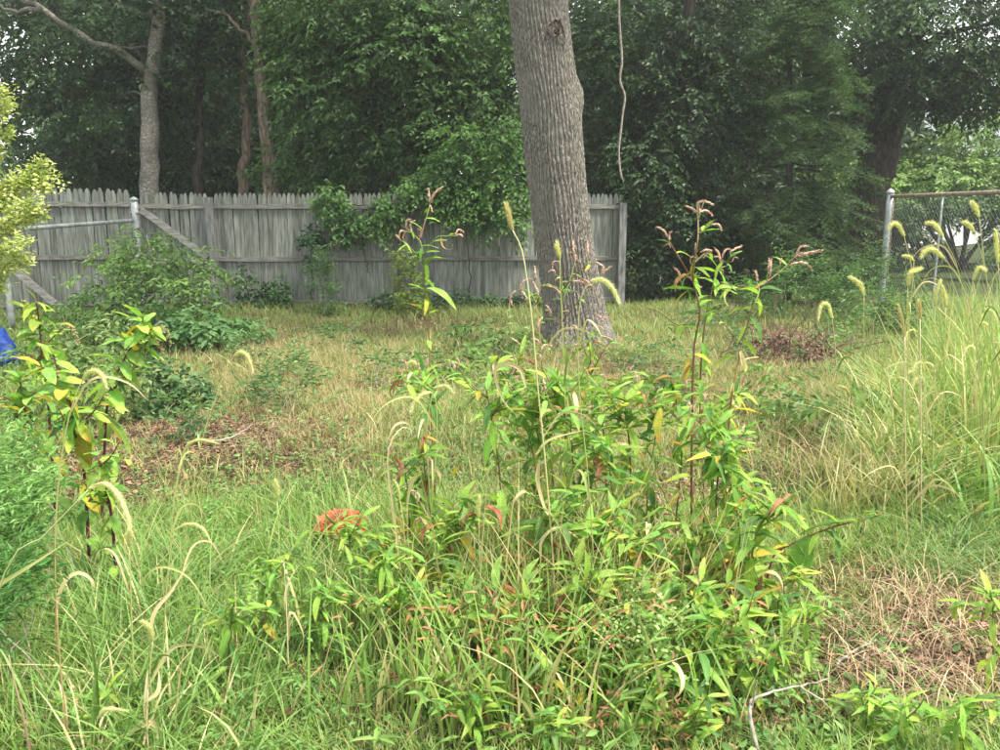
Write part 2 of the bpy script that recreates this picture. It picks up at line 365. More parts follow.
# ---------------------------------------------------------------- bulk plants
def blades(P, h, w, phi, bend, col, tipcol=None, seg=3, curl=None, face=None):
    """tapered bent grass blades, vectorised -> verts (n, 2*seg+1, 3)"""
    n = len(P); tt = np.linspace(0, 1, seg + 1)
    d = np.stack([np.cos(phi), np.sin(phi), np.zeros(n)], -1)
    ps = phi + np.pi / 2 if face is None else face
    sd_ = np.stack([np.cos(ps), np.sin(ps), np.zeros(n)], -1)
    curl = np.zeros(n) if curl is None else curl
    V = np.empty((n, 2 * seg + 1, 3))
    for i, t_ in enumerate(tt):
        hor = bend * t_ ** 1.7; ver = t_ - bend * .42 * t_ ** 2.2
        c = P + d * (h * hor)[:, None] + sd_ * (h * curl * t_ ** 2)[:, None]; c[:, 2] += h * ver
        ww = w * (1 - t_ ** 2.2) * .5 * (0.7 + .3 * min(1, t_ * 4))
        if i < seg:
            V[:, 2 * i] = c - sd_ * ww[:, None]; V[:, 2 * i + 1] = c + sd_ * ww[:, None]
        else: V[:, 2 * seg] = c
    Qs = np.array([[2 * i, 2 * i + 1, 2 * i + 3, 2 * i + 2] for i in range(seg - 1)]).reshape(-1, 4)
    T = np.array([[2 * seg - 2, 2 * seg - 1, 2 * seg]])
    off = (np.arange(n) * (2 * seg + 1))[:, None, None]
    C = np.repeat(col[:, None, :], 2 * seg + 1, axis=1)
    if tipcol is not None:
        f = (np.repeat(tt, 2)[:2 * seg + 1])[None, :, None] ** 1.5
        C = C * (1 - f) + tipcol[:, None, :] * f
    return V.reshape(-1, 3), (Qs[None] + off).reshape(-1, 4), (T[None] + off).reshape(-1, 3), C.reshape(-1, 3)
def scatter(n, y0, y1, margin=1.08, power=1.0):
    """points on the visible ground wedge, uniform per area when power=1"""
    y = np.sqrt(rng.random(n) * (y1 ** 2 - y0 ** 2) + y0 ** 2) if power == 1 else y0 + (y1 - y0) * rng.random(n) ** power
    x = (rng.random(n) * 2 - 1) * .6 * margin * (y + .3)
    return x, y
def mixc(a, b, f): return np.asarray(a)[None] * (1 - f[:, None]) + np.asarray(b)[None] * f[:, None]

def grass_layer(name, ntuft, per, y0, y1, hbase, wbase, seg, dens_power=1.0, mode='mix'):
    x, y = scatter(ntuft, y0, y1, power=dens_power)
    u, v, n, bare, straw = fields(x, y)
    keep_p = 1 - bare * 1.0
    # bigger mass under the tall weeds needs less grass; trunk foot kept clear
    keep = rng.random(ntuft) < keep_p
    if mode == 'green': keep &= rng.random(ntuft) > straw * .85
    if mode == 'dry': keep = rng.random(ntuft) < (straw * .8 * (1 - bare * .8) + bare * .1)
    x, y, u, v, n, straw, bare = [q[keep] for q in (x, y, u, v, n, straw, bare)]
    m = len(x)
    x = np.repeat(x, per); y = np.repeat(y, per); u = np.repeat(u, per); v = np.repeat(v, per); n = np.repeat(n, per); straw = np.repeat(straw, per)
    k = len(x); tuft_r = .02 + .03 * rng.random(k); ang = rng.random(k) * 2 * np.pi
    px = x + np.cos(ang) * tuft_r; py = y + np.sin(ang) * tuft_r
    P = np.stack([px, py, H(px, py) - .005], -1)
    hs = np.repeat(.6 + .8 * rng.random(m), per)
    h = hbase * hs * (.5 + .8 * rng.random(k)) * (1 + .5 * n)
    h *= 1 + .5 * blob(u, v, 60, 700, 200, 160) - .25 * blob(u, v, 920, 640, 200, 110)
    w = wbase * (.6 + .8 * rng.random(k))
    bend = .25 + .9 * rng.random(k) ** 1.2
    phi = ang + rng.normal(0, .7, k)
    tj = np.repeat(rng.random(m), per)
    if mode == 'dry':
        c = mixc((.33, .2, .13), (.56, .43, .27), rng.random(k)); c *= (.65 + .55 * tj)[:, None]
        g_ = rng.random(k) < np.where(tj + 1.2 * n > .62, .75, .12); c[g_] = mixc((.13, .18, .05), (.26, .29, .1), rng.random(g_.sum()))
    else:
        c = mixc((.12, .22, .045), (.24, .37, .08), np.clip(tj * .6 + rng.random(k) * .4, 0, 1))
        c = c * (1 - straw[:, None] * .55) + np.array([.3, .27, .11]) * straw[:, None] * .55
        c[:, 2] *= 1.15
        far = np.clip((y - 7) / 6, 0, 1)[:, None]; c = c * (1 - .5 * far) + np.array([.2, .26, .09]) * .5 * far
        d = rng.random(k) < .10 + .12 * straw; c[d] = mixc((.34, .27, .13), (.52, .44, .25), rng.random(d.sum()))
    tip = c * 1.15 + np.array([.02, .02, 0])
    return blades(P, h, w, phi, bend, c, tip, seg, curl=rng.normal(0, .18, k))
def stuff_mesh(name, parts, mat):
    mb = MB()
    for V, Q, T, C in parts: mb.add(V, T=T, Q=Q, c=C)
    o = link(name, mb.mesh(name, mat)); tag(o, kind="stuff"); return o

o = stuff_mesh("green_grass", [grass_layer("a", 12000, 7, 1.7, 4.2, .12, .0036, 3, mode='green'),
                               grass_layer("b", 11000, 6, 4.2, 8, .12, .005, 2),
                               grass_layer("c", 17000, 6, 8, 15.5, .13, .007, 2)], M['grass'])
tag(o, "fine green grass growing all over the plot", "grass")
o = stuff_mesh("dry_grass", [grass_layer("a", 3500, 7, 1.7, 5, .11, .0022, 3, mode='dry'),
                             grass_layer("b", 22000, 7, 5, 9.5, .10, .0028, 2, mode='dry'), grass_layer("b2", 1500, 6, 5, 9.5, .24, .0025, 3, mode='dry'),
                             grass_layer("c", 11000, 6, 9.5, 14, .11, .005, 2, mode='dry')], M['grass'])
tag(o, "wispy tan dry grass between the green patches", "grass")

# --- dead leaves, chips and straw lying on the ground
def litter(n):
    x, y = scatter(n, 1.7, 13.5)
    y = 1.7 + (y - 1.7) * rng.random(n) ** .35
    x = (rng.random(n) * 2 - 1) * .62 * (y + .3)
    u, v, nn, bare, straw = fields(x, y)
    keep = rng.random(n) < .08 + bare * 1.0 + straw * .12
    x, y, bare = x[keep], y[keep], bare[keep]; k = len(x)
    z = H(x, y) + .004 + .02 * rng.random(k)
    L_ = (.012 + .035 * rng.random(k) ** 1.5); W = L_ * (.3 + .5 * rng.random(k))
    st = rng.random(k) < .4; L_[st] *= 2.4; W[st] = .0025
    ang = rng.random(k) * 2 * np.pi
    a = np.stack([np.cos(ang), np.sin(ang), rng.normal(0, .3, k)], -1); b = np.stack([-np.sin(ang), np.cos(ang), rng.normal(0, .5, k)], -1)
    c = np.stack([x, y, z], -1)
    V = np.stack([c - a * L_[:, None] * .5, c - b * W[:, None] * .5 + [0, 0, .004], c + a * L_[:, None] * .5, c + b * W[:, None] * .5 + [0, 0, .006]], 1)
    f = rng.random(k)
    C = mixc((.08, .045, .03), (.4, .26, .175), f ** 1.6); C[st] = mixc((.3, .23, .13), (.55, .46, .3), rng.random(st.sum()))
    pk = rng.random(k) < .06; C[pk] = (.34, .14, .09)
    T = np.array([[0, 1, 2], [0, 2, 3]])[None] + (np.arange(k) * 4)[:, None, None]
    return V.reshape(-1, 3), None, T.reshape(-1, 3), np.repeat(C, 4, axis=0)
o = stuff_mesh("leaf_litter", [litter(170000)], M['litter'])
tag(o, "brown dead leaves, straw and chips on bare soil", "leaf litter")

# --- bulk leaves on sprays
def sprays(C, D, nleaf, Ls, leaf_l, leaf_w, col, jitter=.5, droop=.3, six=False):
    """C cluster origins, D twig directions; leaves alternate along each twig"""
    m = len(C); D = D / (np.linalg.norm(D, axis=1)[:, None] + 1e-9)
    S = np.cross(D, np.array([0, 0, 1.0])); S /= np.linalg.norm(S, axis=1)[:, None] + 1e-9
    k = m * nleaf
    s = np.tile(np.linspace(.05, 1, nleaf), m); side = np.tile(np.where(np.arange(nleaf) % 2, 1., -1.), m)
    Cc = np.repeat(C, nleaf, 0); Dd = np.repeat(D, nleaf, 0); Ss = np.repeat(S, nleaf, 0)
    Ll = np.repeat(np.broadcast_to(Ls, (m,)), nleaf)
    base = Cc + Dd * (s * Ll)[:, None] + rng.normal(0, .012, (k, 3)); base[:, 2] -= droop * .5 * Ll * s ** 2
    ax = Dd * .55 + Ss * side[:, None] * .85 + rng.normal(0, jitter * .55, (k, 3)); ax[:, 2] -= droop
    ax /= np.linalg.norm(ax, axis=1)[:, None]
    up = np.array([0, -.25, 1.0]) + rng.normal(0, jitter * .7, (k, 3))
    y = np.cross(up, ax); y /= np.linalg.norm(y, axis=1)[:, None] + 1e-9
    nz = np.cross(ax, y)
    l = leaf_l * (.6 + .7 * rng.random(k)); w = leaf_w * (.7 + .6 * rng.random(k))
    if six:
        q = [(0, 0, 0), (.35, .5, .1), (.75, .32, .02), (1, 0, -.14), (.75, -.32, .02), (.35, -.5, .1), (.5, 0, -.02)]
        T = [[0, 6, 1], [1, 6, 2], [2, 6, 3], [3, 6, 4], [4, 6, 5], [5, 6, 0]]
        T = [[a, c, b] for a, b, c in T]
    else:
        q = [(0, 0, 0), (.45, .5, .1), (1, 0, -.1), (.45, -.5, .1)]; T = [[0, 2, 1], [0, 3, 2]]
    V = np.stack([base + ax * (l * a)[:, None] + y * (w * b)[:, None] + nz * (l * c)[:, None] for a, b, c in q], 1)
    T = np.array(T)[None] + (np.arange(k) * len(q))[:, None, None]
    Cl = np.repeat(col, nleaf, 0) * (1 + rng.normal(0, .16, (k, 1)))
    return V.reshape(-1, 3), None, T.reshape(-1, 3), np.clip(np.repeat(Cl, len(q), 0), .004, 1)
def lobe_pts(c, r, n, shell=.45):
    d = rng.normal(0, 1, (n, 3)); d /= np.linalg.norm(d, axis=1)[:, None]
    rr = (shell + (1 - shell) * rng.random(n)) ** .7
    # lumpy outline
    lump = 1 + .22 * np.sin(d[:, 0] * 5 + c[0]) * np.sin(d[:, 2] * 6 + c[1]) + .12 * np.sin(d[:, 1] * 9 + d[:, 0] * 7)
    return np.array(c) + d * rr[:, None] * lump[:, None] * np.array(r), d
def foliage(lobes, leaf=(.1, .055), nleaf=9, L_=.35, ca=(.03, .07, .022), cb=(.07, .14, .04), droop=.3, jitter=.5, six=False, outdroop=.35):
    parts = []
    for (c, r, n) in lobes:
        P, d = lobe_pts(c, r, n)
        D = d * np.array([1, 1, .45]) + rng.normal(0, .35, (n, 3)); D[:, 2] -= outdroop
        f = np.clip(.5 + .45 * np.sin(P[:, 0] * 2.3 + c[0] * 3) * np.sin(P[:, 2] * 2.9 + c[2]) + rng.normal(0, .28, n), 0, 1)
        col = mixc(ca, cb, f)
        parts.append(sprays(P, D, nleaf, L_ * (.7 + .6 * rng.random(n)), leaf[0], leaf[1], col, jitter, droop, six))
    mb = MB()
    for V, Q, T, C in parts: mb.add(V, T=T, c=C)
    return mb
def branch_path(P, n=14, wig=.02):
    q = smooth_path(P, n); q += np.vstack([np.zeros(3), rng.normal(0, wig, (n - 2, 3)), np.zeros(3)]); return q
def woody(mb, P, r0, r1, sides=8, n=14, wig=.02, col=None):
    q = branch_path(P, n, wig); V, T, Q = tube(q, np.linspace(r0, r1, n) * (1 + rng.normal(0, .04, n)), sides); mb.add(V, T=T, Q=Q, c=col)
    return q

def rel(root, P): return [np.array(p) - np.array(root) for p in P]
def tree(name, label, cat, trunk_pts, r0, r1, bark, lobes, limbs=(), group=None, foliage_kw=None, crown_twigs=True, sides=14):
    """trunk_pts / limbs / lobes in world coordinates"""
    base = Vector(trunk_pts[0]); t_ = empty(name, base, label, cat, group)
    mb = MB(); q = woody(mb, rel(base, trunk_pts), r0, r1, sides, 30, .012 * r0 / .2)
    link("trunk", mb.mesh("trunk", bark), t_)
    for lp, a, b in limbs:
        mb = MB(); woody(mb, rel(base, lp), a, b, 8, 14, .02); link("limb", mb.mesh("limb", bark), t_)
    fk = foliage_kw or {}
    mb = foliage([((c[0] - base.x, c[1] - base.y, c[2] - base.z), r, n) for c, r, n in lobes], **fk)
    cr = link("crown", mb.mesh("crown", M['foliage'], smooth=False), t_)
    # secondary limbs reaching into every lobe
    if crown_twigs:
        for c, r, n in lobes:
            c = np.array(c) - np.array(base); k = min(len(q) - 2, max(4, int(len(q) * .25 + np.argmin(np.abs(q[:, 2] - (c[2] - r[2] * .7))) * .75)))
            s_ = q[k]; mb = MB(); mid = (s_ + c) / 2 + np.array([0, 0, .15])
            woody(mb, [s_, mid, c], max(.02, r1 * .35), .01, 6, 10, .03)
            link("limb", mb.mesh("limb", bark), t_)
    return t_

# ================================================================ fence
def picket_mesh(w, h, d=.018):
    v2 = [(-w/2, 0), (w/2, 0), (w/2, h - .085), (w * .33, h - .04), (w * .2, h - .01), (0, h), (-w * .2, h - .01), (-w * .33, h - .04), (-w/2, h - .085)]
    n = len(v2); V = [(x, -d/2, z) for x, z in v2] + [(x, d/2, z) for x, z in v2]
    me = bpy.data.meshes.new("picket")
    me.from_pydata(V, [], [list(range(n)), list(range(2 * n - 1, n - 1, -1))] + [[i, n + i, n + (i + 1) % n, (i + 1) % n] for i in range(n)])
    me.materials.append(M['wood']); return me
def beam(parent, name, a, b, w, h, mat, base, zrot=None):
    a = Vector(a) - base; b = Vector(b) - base; d = b - a
    mb = MB(); n = 6
    # slightly warped board
    P = np.array([np.array(a + d * (i / (n - 1))) for i in range(n)]); P[1:-1, 2] += rng.normal(0, .004, n - 2)
    x = np.array(d.normalized()); up = np.array([0, 0, 1.]) if abs(x[2]) < .95 else np.array([0, 1., 0])
    s = np.cross(x, up); s /= np.linalg.norm(s); u_ = np.cross(s, x)
    V = np.concatenate([[p - s * w/2 - u_ * h/2, p + s * w/2 - u_ * h/2, p + s * w/2 + u_ * h/2, p - s * w/2 + u_ * h/2] for p in P])
    Q = [[4 * i + k, 4 * i + (k + 1) % 4, 4 * i + 4 + (k + 1) % 4, 4 * i + 4 + k] for i in range(n - 1) for k in range(4)] + [[0, 3, 2, 1], [4*n-4, 4*n-3, 4*n-2, 4*n-1]]
    mb.add(V, Q=Q); return link(name, mb.mesh(name, mat, smooth=False), parent)
def fence_run(root, A, B, top, base, pitch=.0755, skip=(), miss=()):
    A = Vector(A); B = Vector(B); d = B - A; n = int(d.length / pitch); ang = math.atan2(d.y, d.x)
    ms = [picket_mesh(pitch - .0018, h) for h in (top, top - .012, top + .008)]
    for i in range(n):
        if i in miss: continue
        p = A + d * ((i + .5) / n)
        o = link("picket", ms[random.choice((0, 0, 1, 2))], root)
        o.location = p - base + Vector((0, random.uniform(-.003, .003), .015 + random.uniform(-.012, .008)))
        o.rotation_euler = (random.uniform(-.006, .006), random.uniform(-.008, .008), ang + random.uniform(-.04, .04))
FL = (at(212, 213, 13.75)); FR = at(622, 213, 14.35)
fence = empty("picket_fence", (FL.x, FL.y, 0), "long weathered grey picket fence running behind the big trunk", "fence")
fb = Vector(fence.location)
A = Vector((FL.x, FL.y, 0)); B = Vector((FR.x, FR.y, 0)); dA = (B - A).normalized()
fence_run(fence, A + dA * .03, B, 1.80, fb)
side = Vector((dA.y, -dA.x, 0))      # towards the camera
def on(f): return A + (B - A) * f
for za, zb, j in ((1.605, 1.60, 0), (.775, .76, 1), (.07, .075, 2)):
    for f0, f1 in ((.005, .462), (.468, .995)):
        p0 = on(f0) + side * .035; p1 = on(f1) + side * .035
        beam(fence, "rail", (p0.x, p0.y, za), (p1.x, p1.y, zb), .04, .07, M['rail'], fb)
for px_, zt, w_ in ((216, 1.74, .11), (402, 1.70, .10), (620.5, 1.66, .115)):
    f = (px_ - 214) / (621 - 214); p0 = on(f) + side * .11
    o = beam(fence, "post", (p0.x, p0.y, -.1), (p0.x + (-.05 if px_ < 300 else 0), p0.y, zt), w_, w_, M['post'], fb)
# ---- board gate with brace, left of the first post
GA = at(140, 213, 13.7); GB = at(209, 213, 13.75)
gate = empty("board_gate", (GA.x, GA.y, 0), "narrow grey picket gate with a diagonal brace beside the first post", "gate"); gb = Vector(gate.location)
fence_run(gate, (GA.x, GA.y, 0), (GB.x, GB.y, 0), 1.80, gb)
for z in (1.60, .74, .12): beam(gate, "rail", (GA.x, GA.y - .035, z), (GB.x, GB.y - .035, z), .04, .075, M['rail'], gb)
beam(gate, "brace", (GA.x + .03, GA.y - .04, 1.55), (GB.x - .05, GB.y - .04, .80), .035, .1, M['brace'], gb)
# ---- left wing
LA = at(-60, 213, 12.9); LB = at(131, 213, 13.5)
wing = empty("picket_fence", (LA.x, LA.y, 0), "left stretch of dark grey picket fence beyond the metal pipe rail", "fence"); wb = Vector(wing.location)
fence_run(wing, (LA.x, LA.y, 0), (LB.x, LB.y, 0), 1.85, wb, pitch=.089)
for z in (1.63, .82, .1):
    beam(wing, "rail", (LA.x, LA.y - .035, z + .01), (LB.x, LB.y - .035, z), .04, .07, M['rail'], wb)
bA = at(8, 263, 12.95); bB = at(56, 303, 13.1)
beam(wing, "brace", (bA.x, bA.y - .04, bA.z), (bB.x, bB.y - .04, max(.05, bB.z)), .035, .1, M['brace'], wb)
# ---- pipe rail with posts in front of the left wing
pg = empty("pipe_gate", (at(133, 213, 13.2).x, 13.2, 0), "grey metal pipe rail on round posts before the left fence", "gate"); pb = Vector(pg.location)
def pipe(parent, name, P, r, mat, base, sides=10, n=8):
    mb = MB(); V, T, Q = tube(smooth_path(rel(base, P), n), r, sides); mb.add(V, T=T, Q=Q); return link(name, mb.mesh(name, mat), parent)
pP = at(134, 200, 13.2)
pipe(pg, "post", [(pP.x, 13.2, -.1), (pP.x, 13.2, pP.z)], .055, M['metal'], pb, 12)
pipe(pg, "post_cap", [(pP.x, 13.2, pP.z), (pP.x, 13.2, pP.z + .025), (pP.x, 13.2, pP.z + .05)], np.array([.07, .068, .06, .055, .045, .035, .02, .008]), M['metal'], pb, 12)
pipe(pg, "hinge", [(pP.x - .065, 13.17, pP.z - .2), (pP.x + .065, 13.17, pP.z - .2)], .02, M['rust'], pb, 6)
pipe(pg, "hinge", [(pP.x - .065, 13.17, pP.z - .42), (pP.x + .065, 13.17, pP.z - .42)], .02, M['rust'], pb, 6)
r0_ = at(133, 220.5, 13.18); r1_ = at(22, 229, 11.2); r2_ = at(2, 231, 10.9)
pipe(pg, "rail", [r0_, r1_, r2_], .03, M['metal'], pb)
pipe(pg, "post", [(r2_.x, r2_.y, 0), (r2_.x, r2_.y, r2_.z + .04)], .04, M['metal'], pb)

# ---- chain-link fence on the right, running towards the camera
cb_ = Vector((5.84, 13.0, 0)); ce_ = Vector((6.02, 6.0, 0))
ch = empty("chain_link_fence", cb_, "rusty chain link fence with silver corner post on the right", "fence")
d_ = (ce_ - cb_)
HT = 1.76
pipe(ch, "corner_post", [cb_ + Vector((0, 0, -.1)), cb_ + Vector((0, 0, HT + .03))], .05, M['metal'], cb_, 12)
pipe(ch, "post_cap", [cb_ + Vector((0, 0, HT + .03)), cb_ + Vector((0, 0, HT + .07)), cb_ + Vector((0, 0, HT + .1))], np.array([.06, .06, .055, .05, .042, .03, .018, .006]), M['metal'], cb_, 12)
pipe(ch, "top_rail", [cb_ + Vector((0, 0, HT - .02)), ce_ + Vector((0, 0, HT - .02))], .026, M['rust'], cb_, 8)
for f in (.21, .5, .8):
    p_ = cb_ + d_ * f; pipe(ch, "line_post", [p_ + Vector((0, 0, -.1)), p_ + Vector((0, 0, HT - .03))], .015, M['metal'], cb_, 8)
pipe(ch, "tension_bar", [cb_ + Vector((.0, -.12, .05)), cb_ + Vector((0, -.12, HT - .08))], .01, M['rust'], cb_, 6)
wm = MB(); Ln = d_.length; s_ = .078; un = d_.normalized(); nrm = Vector((un.y, -un.x, 0))
for sgn in (1, -1):
    k = -int(HT / s_) - 1
    while k * s_ < Ln + HT:
        x0 = k * s_; a0, a1 = (x0, x0 + HT) if sgn > 0 else (x0 + HT, x0)
        # clip to 0..Ln
        def zat(x): return (x - a0) / (a1 - a0) * HT
        lo, hi = max(0, min(a0, a1)), min(Ln, max(a0, a1))
        if hi - lo > .02:
            P = [un * lo + Vector((0, 0, zat(lo))) + nrm * .004 * sgn, un * hi + Vector((0, 0, zat(hi))) + nrm * .004 * sgn]
            V, T, Q = tube(np.array([np.array(q) for q in P]), .0013, 3, cap=False); wm.add(V, Q=Q)
        k += 1
w = link("wire_mesh", wm.mesh("wire_mesh", M['wire']), ch); tag(w, kind="stuff")

# ================================================================ big foreground trunk
def big_trunk():
    ctr = [(578, 9.7, -.1, .50), (577, 9.7, .08, .43), (575, 9.7, .3, .375), (571, 9.7, .62, .35), (565, 9.7, 1.1, .335), (559.5, 9.7, 1.6, .335), (555, 9.7, 2.1, .345), (551, 9.7, 2.6, .345), (546, 9.7, 3.0, .332), (540, 9.7, 3.5, .32),
           (534, 9.7, 4.2, .32), (524, 9.75, 5.4, .31), (512, 9.85, 7.0, .28), (508, 10, 9.0, .22), (506, 10, 11, .14)]
    P = [];
    for px_, Y, z, r in ctr:
        fwd = Y * cp - (z - CAM_H) * sp; P.append(((px_ - 500) / F * fwd, Y, z))
    base = Vector(P[1]); base.z = 0
    t_ = empty("large_tree", base, "large furrowed grey trunk leaning left in the middle of the plot", "tree")
    n, S = 400, 380
    q = smooth_path(rel(base, P), n)
    rr = .95 * np.interp(np.linspace(0, 1, n), np.linspace(0, 1, len(ctr)), [c[3] for c in ctr])
    T, Nn, B = frames(q); a = np.arange(S) * 2 * math.pi / S
    zz = q[:, 2][:, None]; aa = a[None, :]
    # bark ridges: braided vertical furrows cut into the surface
    def ridge(freq, zf, ph):
        return np.abs(np.sin(aa * freq / 2 + .9 * np.sin(zz * zf + ph + 2 * np.sin(aa * 3)) + .5 * np.sin(zz * zf * 2.3 + aa * 5)))
    rd = ridge(48, 3.6, 0) * .75 + ridge(88, 7.0, 2) * .35 + rng.normal(0, .05, (n, S))
    br = np.sin(zz * 38 + 7 * np.sin(aa * 9) + 3 * np.sin(aa * 23 + zz * 3)) * .12
    R = rr[:, None] * (1 + .03 * np.sin(2 * aa + zz * .9) + .02 * np.sin(3 * aa + 1 - zz * 1.7)) + .027 * (rd + br - .6)
    flare = np.clip(.45 - zz, 0, .5); R += flare ** 1.5 * .33 * (np.sin(aa * 5 + .7) * .5 + .5)
    # bulges: right side at z~2.75, knots
    def bump(a0, z0, sa, sz, h):
        da = np.angle(np.exp(1j * (aa - a0))); return h * np.exp(-(da / sa) ** 2 - ((zz - z0) / sz) ** 2)
    # angle facing the camera / right side in this frame
    fc = math.atan2(np.dot([0, -1, 0], B[100]), np.dot([0, -1, 0], Nn[100])); rt = math.atan2(np.dot([1, 0, 0], B[100]), np.dot([1, 0, 0], Nn[100]))
    dd_ = (rt - fc + math.pi) % (2 * math.pi) - math.pi; mid = fc + dd_ * .3
    R += bump(rt, 2.72, .5, .16, .05) + bump(mid, 3.35, .28, .11, .05) - bump(mid, 3.35, .12, .05, .06) + bump(fc, 1.0, .3, .2, .02) + bump(mid, 2.35, .1, .05, .02) - bump(mid, 2.35, .05, .03, .04) - bump(mid - .1, 2.1, .05, .03, .03)
    V = q[:, None, :] + R[..., None] * (np.cos(a)[None, :, None] * Nn[:, None, :] + np.sin(a)[None, :, None] * B[:, None, :])
    i = np.arange(n - 1)[:, None] * S; j = np.arange(S)[None, :]; k = (j + 1) % S
    Q = np.stack([i + j, i + k, i + S + k, i + S + j], -1).reshape(-1, 4)
    link("trunk", mesh_np("trunk", V, [Q], M['bark_main']), t_)
    # knot scar high on the trunk
    kd = np.cos(mid) * Nn[150] + np.sin(mid) * B[150]
    kz = int(np.argmin(np.abs(q[:, 2] - 3.35))); kp = q[kz] + kd * (rr[kz] + .035)
    kb = MB(); V2 = []
    for ri in range(6):
        for s2 in range(16):
            an = s2 / 16 * 2 * math.pi; r_ = ri / 5 * .1 * (1 + .25 * math.sin(an * 2 + .6) + .2 * math.sin(an * 3 + 2) + .12 * math.sin(an * 7))
            side_ = np.cross(kd, [0, 0, 1]); V2.append(kp + side_ * math.cos(an) * r_ * .9 + np.array([0, 0, 1]) * math.sin(an) * r_ * 1.2 + kd * (.02 * math.sin(ri * 1.6) - .02 + rng.normal(0, .01)))
    kb.add(V2, Q=[[r_ * 16 + s2, r_ * 16 + (s2 + 1) % 16, r_ * 16 + 16 + (s2 + 1) % 16, r_ * 16 + 16 + s2] for r_ in range(5) for s2 in range(16)])
    link("knot", kb.mesh("knot", M['knot']), t_)
    # limbs and crown high above the picture
    top = q[-60]
    lobes = []
    for k2 in range(7):
        an = k2 / 7 * 6.28; c = np.array([math.cos(an) * 2.6, math.sin(an) * 2.4 + .6, 10.2 + (k2 % 3)]); mb = MB()
        woody(mb, [q[330 + k2 * 8], (q[330 + k2 * 8] + c) / 2 + [0, 0, .5], c], .1, .03, 8, 14, .03)
        link("limb", mb.mesh("limb", M['bark_main']), t_); lobes.append((c, (1.6, 1.6, 1.0), 130))
    mb = foliage(lobes, leaf=(.17, .1), nleaf=8, L_=.5); link("crown", mb.mesh("crown", M['foliage'], smooth=False), t_)
big_trunk()

# ================================================================ background trees
def pts(Y, *pp): return [tuple(at(a, b, Y)) for a, b in pp]
def lobe(px_, py_, Y, rx, ry, rz, n):     # radii in metres
    return (tuple(at(px_, py_, Y)), (rx, ry, rz), n)
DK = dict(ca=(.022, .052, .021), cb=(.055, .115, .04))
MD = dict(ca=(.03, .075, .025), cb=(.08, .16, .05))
LT_SUNLIT = dict(ca=(.12, .22, .06), cb=(.28, .42, .14))  # sunlight put into the leaf colour, where the sun lamp hardly reaches
# 1 pale crooked trunk
Y = 16.3
tree("pale_tree", "crooked pale patchy trunk rising behind the narrow gate", "tree",
     [tuple(ground_x(151, Y))] + pts(Y, (150, 190), (150, 140), (149, 105), (153, 70), (156, 40), (160, -10), (165, -90), (168, -170)), .185, .08, M['bark_pale'],
     [lobe(90, 10, 16.8, 2.2, 1.6, 1.1, 330), lobe(175, 5, 17.3, 1.8, 1.2, .9, 280), lobe(130, -90, 16.5, 2.6, 2.2, 1.4, 280), lobe(60, 60, 17.2, 1.2, 1, .8, 300), lobe(200, 70, 17.6, 1.2, 1, .9, 300), lobe(110, 110, 17.4, 1.3, .9, .9, 300), lobe(190, -170, 17, 2.6, 2.4, 1.4, 200)],
     limbs=[(pts(Y, (146, 72), (115, 50), (80, 35), (40, 8), (0, -10)), .075, .04), (pts(Y + .4, (150, 70), (138, 52), (125, 40)), .04, .015), (pts(15.8, (40, 8), (14, 12), (-10, 2)), .05, .02)],
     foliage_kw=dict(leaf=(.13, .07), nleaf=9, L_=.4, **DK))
Y = 15.9
tree("brown_tree", "straight brown trunk behind the fence right of the pale one", "tree",
     [tuple(ground_x(273, Y))] + pts(Y, (272, 190), (268, 140), (262, 70), (256, 20), (250, -40), (246, -150)), .165, .08, M['bark_brown'],
     [lobe(225, 10, 17.0, 1.4, 1.2, .8, 230), lobe(260, -60, 16.5, 2.4, 2, 1.3, 260), lobe(320, -130, 16.5, 2.4, 2.2, 1.5, 200)],
     limbs=[(pts(Y, (259, 50), (245, 32), (222, 14), (205, 8)), .045, .02)],
     foliage_kw=dict(leaf=(.12, .065), nleaf=9, L_=.38, **DK))
# small bare trunks between them
for px_, w_, top_, lb in ((198, .1, 95, "slim dark trunk between the pale and brown trunks"), (243, .11, 60, "short grey purple trunk just left of the brown trunk")):
    Yb = 17.2; b_ = ground_x(px_, Yb); t_ = empty("slim_tree", b_, lb, "tree"); mb = MB()
    woody(mb, rel(b_, [tuple(b_)] + pts(Yb, (px_ - 1, 190), (px_ + 3, 140), (px_ + 1, top_), (px_ + 8, -40))), w_, .06, 10, 20)
    link("trunk", mb.mesh("trunk", M['bark_brown'] if px_ > 200 else M['bark_dark']), t_)
    mb = foliage([((at(px_, -60, Yb) - b_), (1.4, 1.2, .9), 110)], leaf=(.12, .065), nleaf=8, L_=.4, **DK); link("crown", mb.mesh("crown", M['foliage'], smooth=False), t_)
# big leafy tree between gate trunk and main trunk
Y = 15.6
tree("leafy_tree", "broad green leafy tree hanging low over the fence middle", "tree",
     [tuple(ground_x(434, Y))] + pts(Y, (434, 180), (431, 120), (436, 60), (430, 0), (436, -90)), .09, .05, M['bark_dark'],
     [lobe(330, 95, 15.6, .95, .9, 1.0, 560), lobe(400, 50, 15.5, 1.3, 1.0, .85, 700), lobe(455, 110, 15.6, 1.0, .8, .9, 560), lobe(350, 15, 15.5, 1.5, 1.0, .7, 600), lobe(480, 25, 15.8, 1.1, .9, .8, 420),
      lobe(505, 95, 15.9, .7, .7, 1.2, 320), lobe(385, 140, 15.7, 1.0, .7, .55, 380), lobe(300, 55, 15.9, .6, .7, .7, 240), lobe(430, -60, 16, 2.4, 1.8, 1.0, 320), lobe(310, 160, 16.2, 1.0, .7, .5, 240)],
     foliage_kw=dict(leaf=(.115, .058), nleaf=10, L_=.34, ca=(.045, .1, .032), cb=(.13, .24, .075)), group=None)
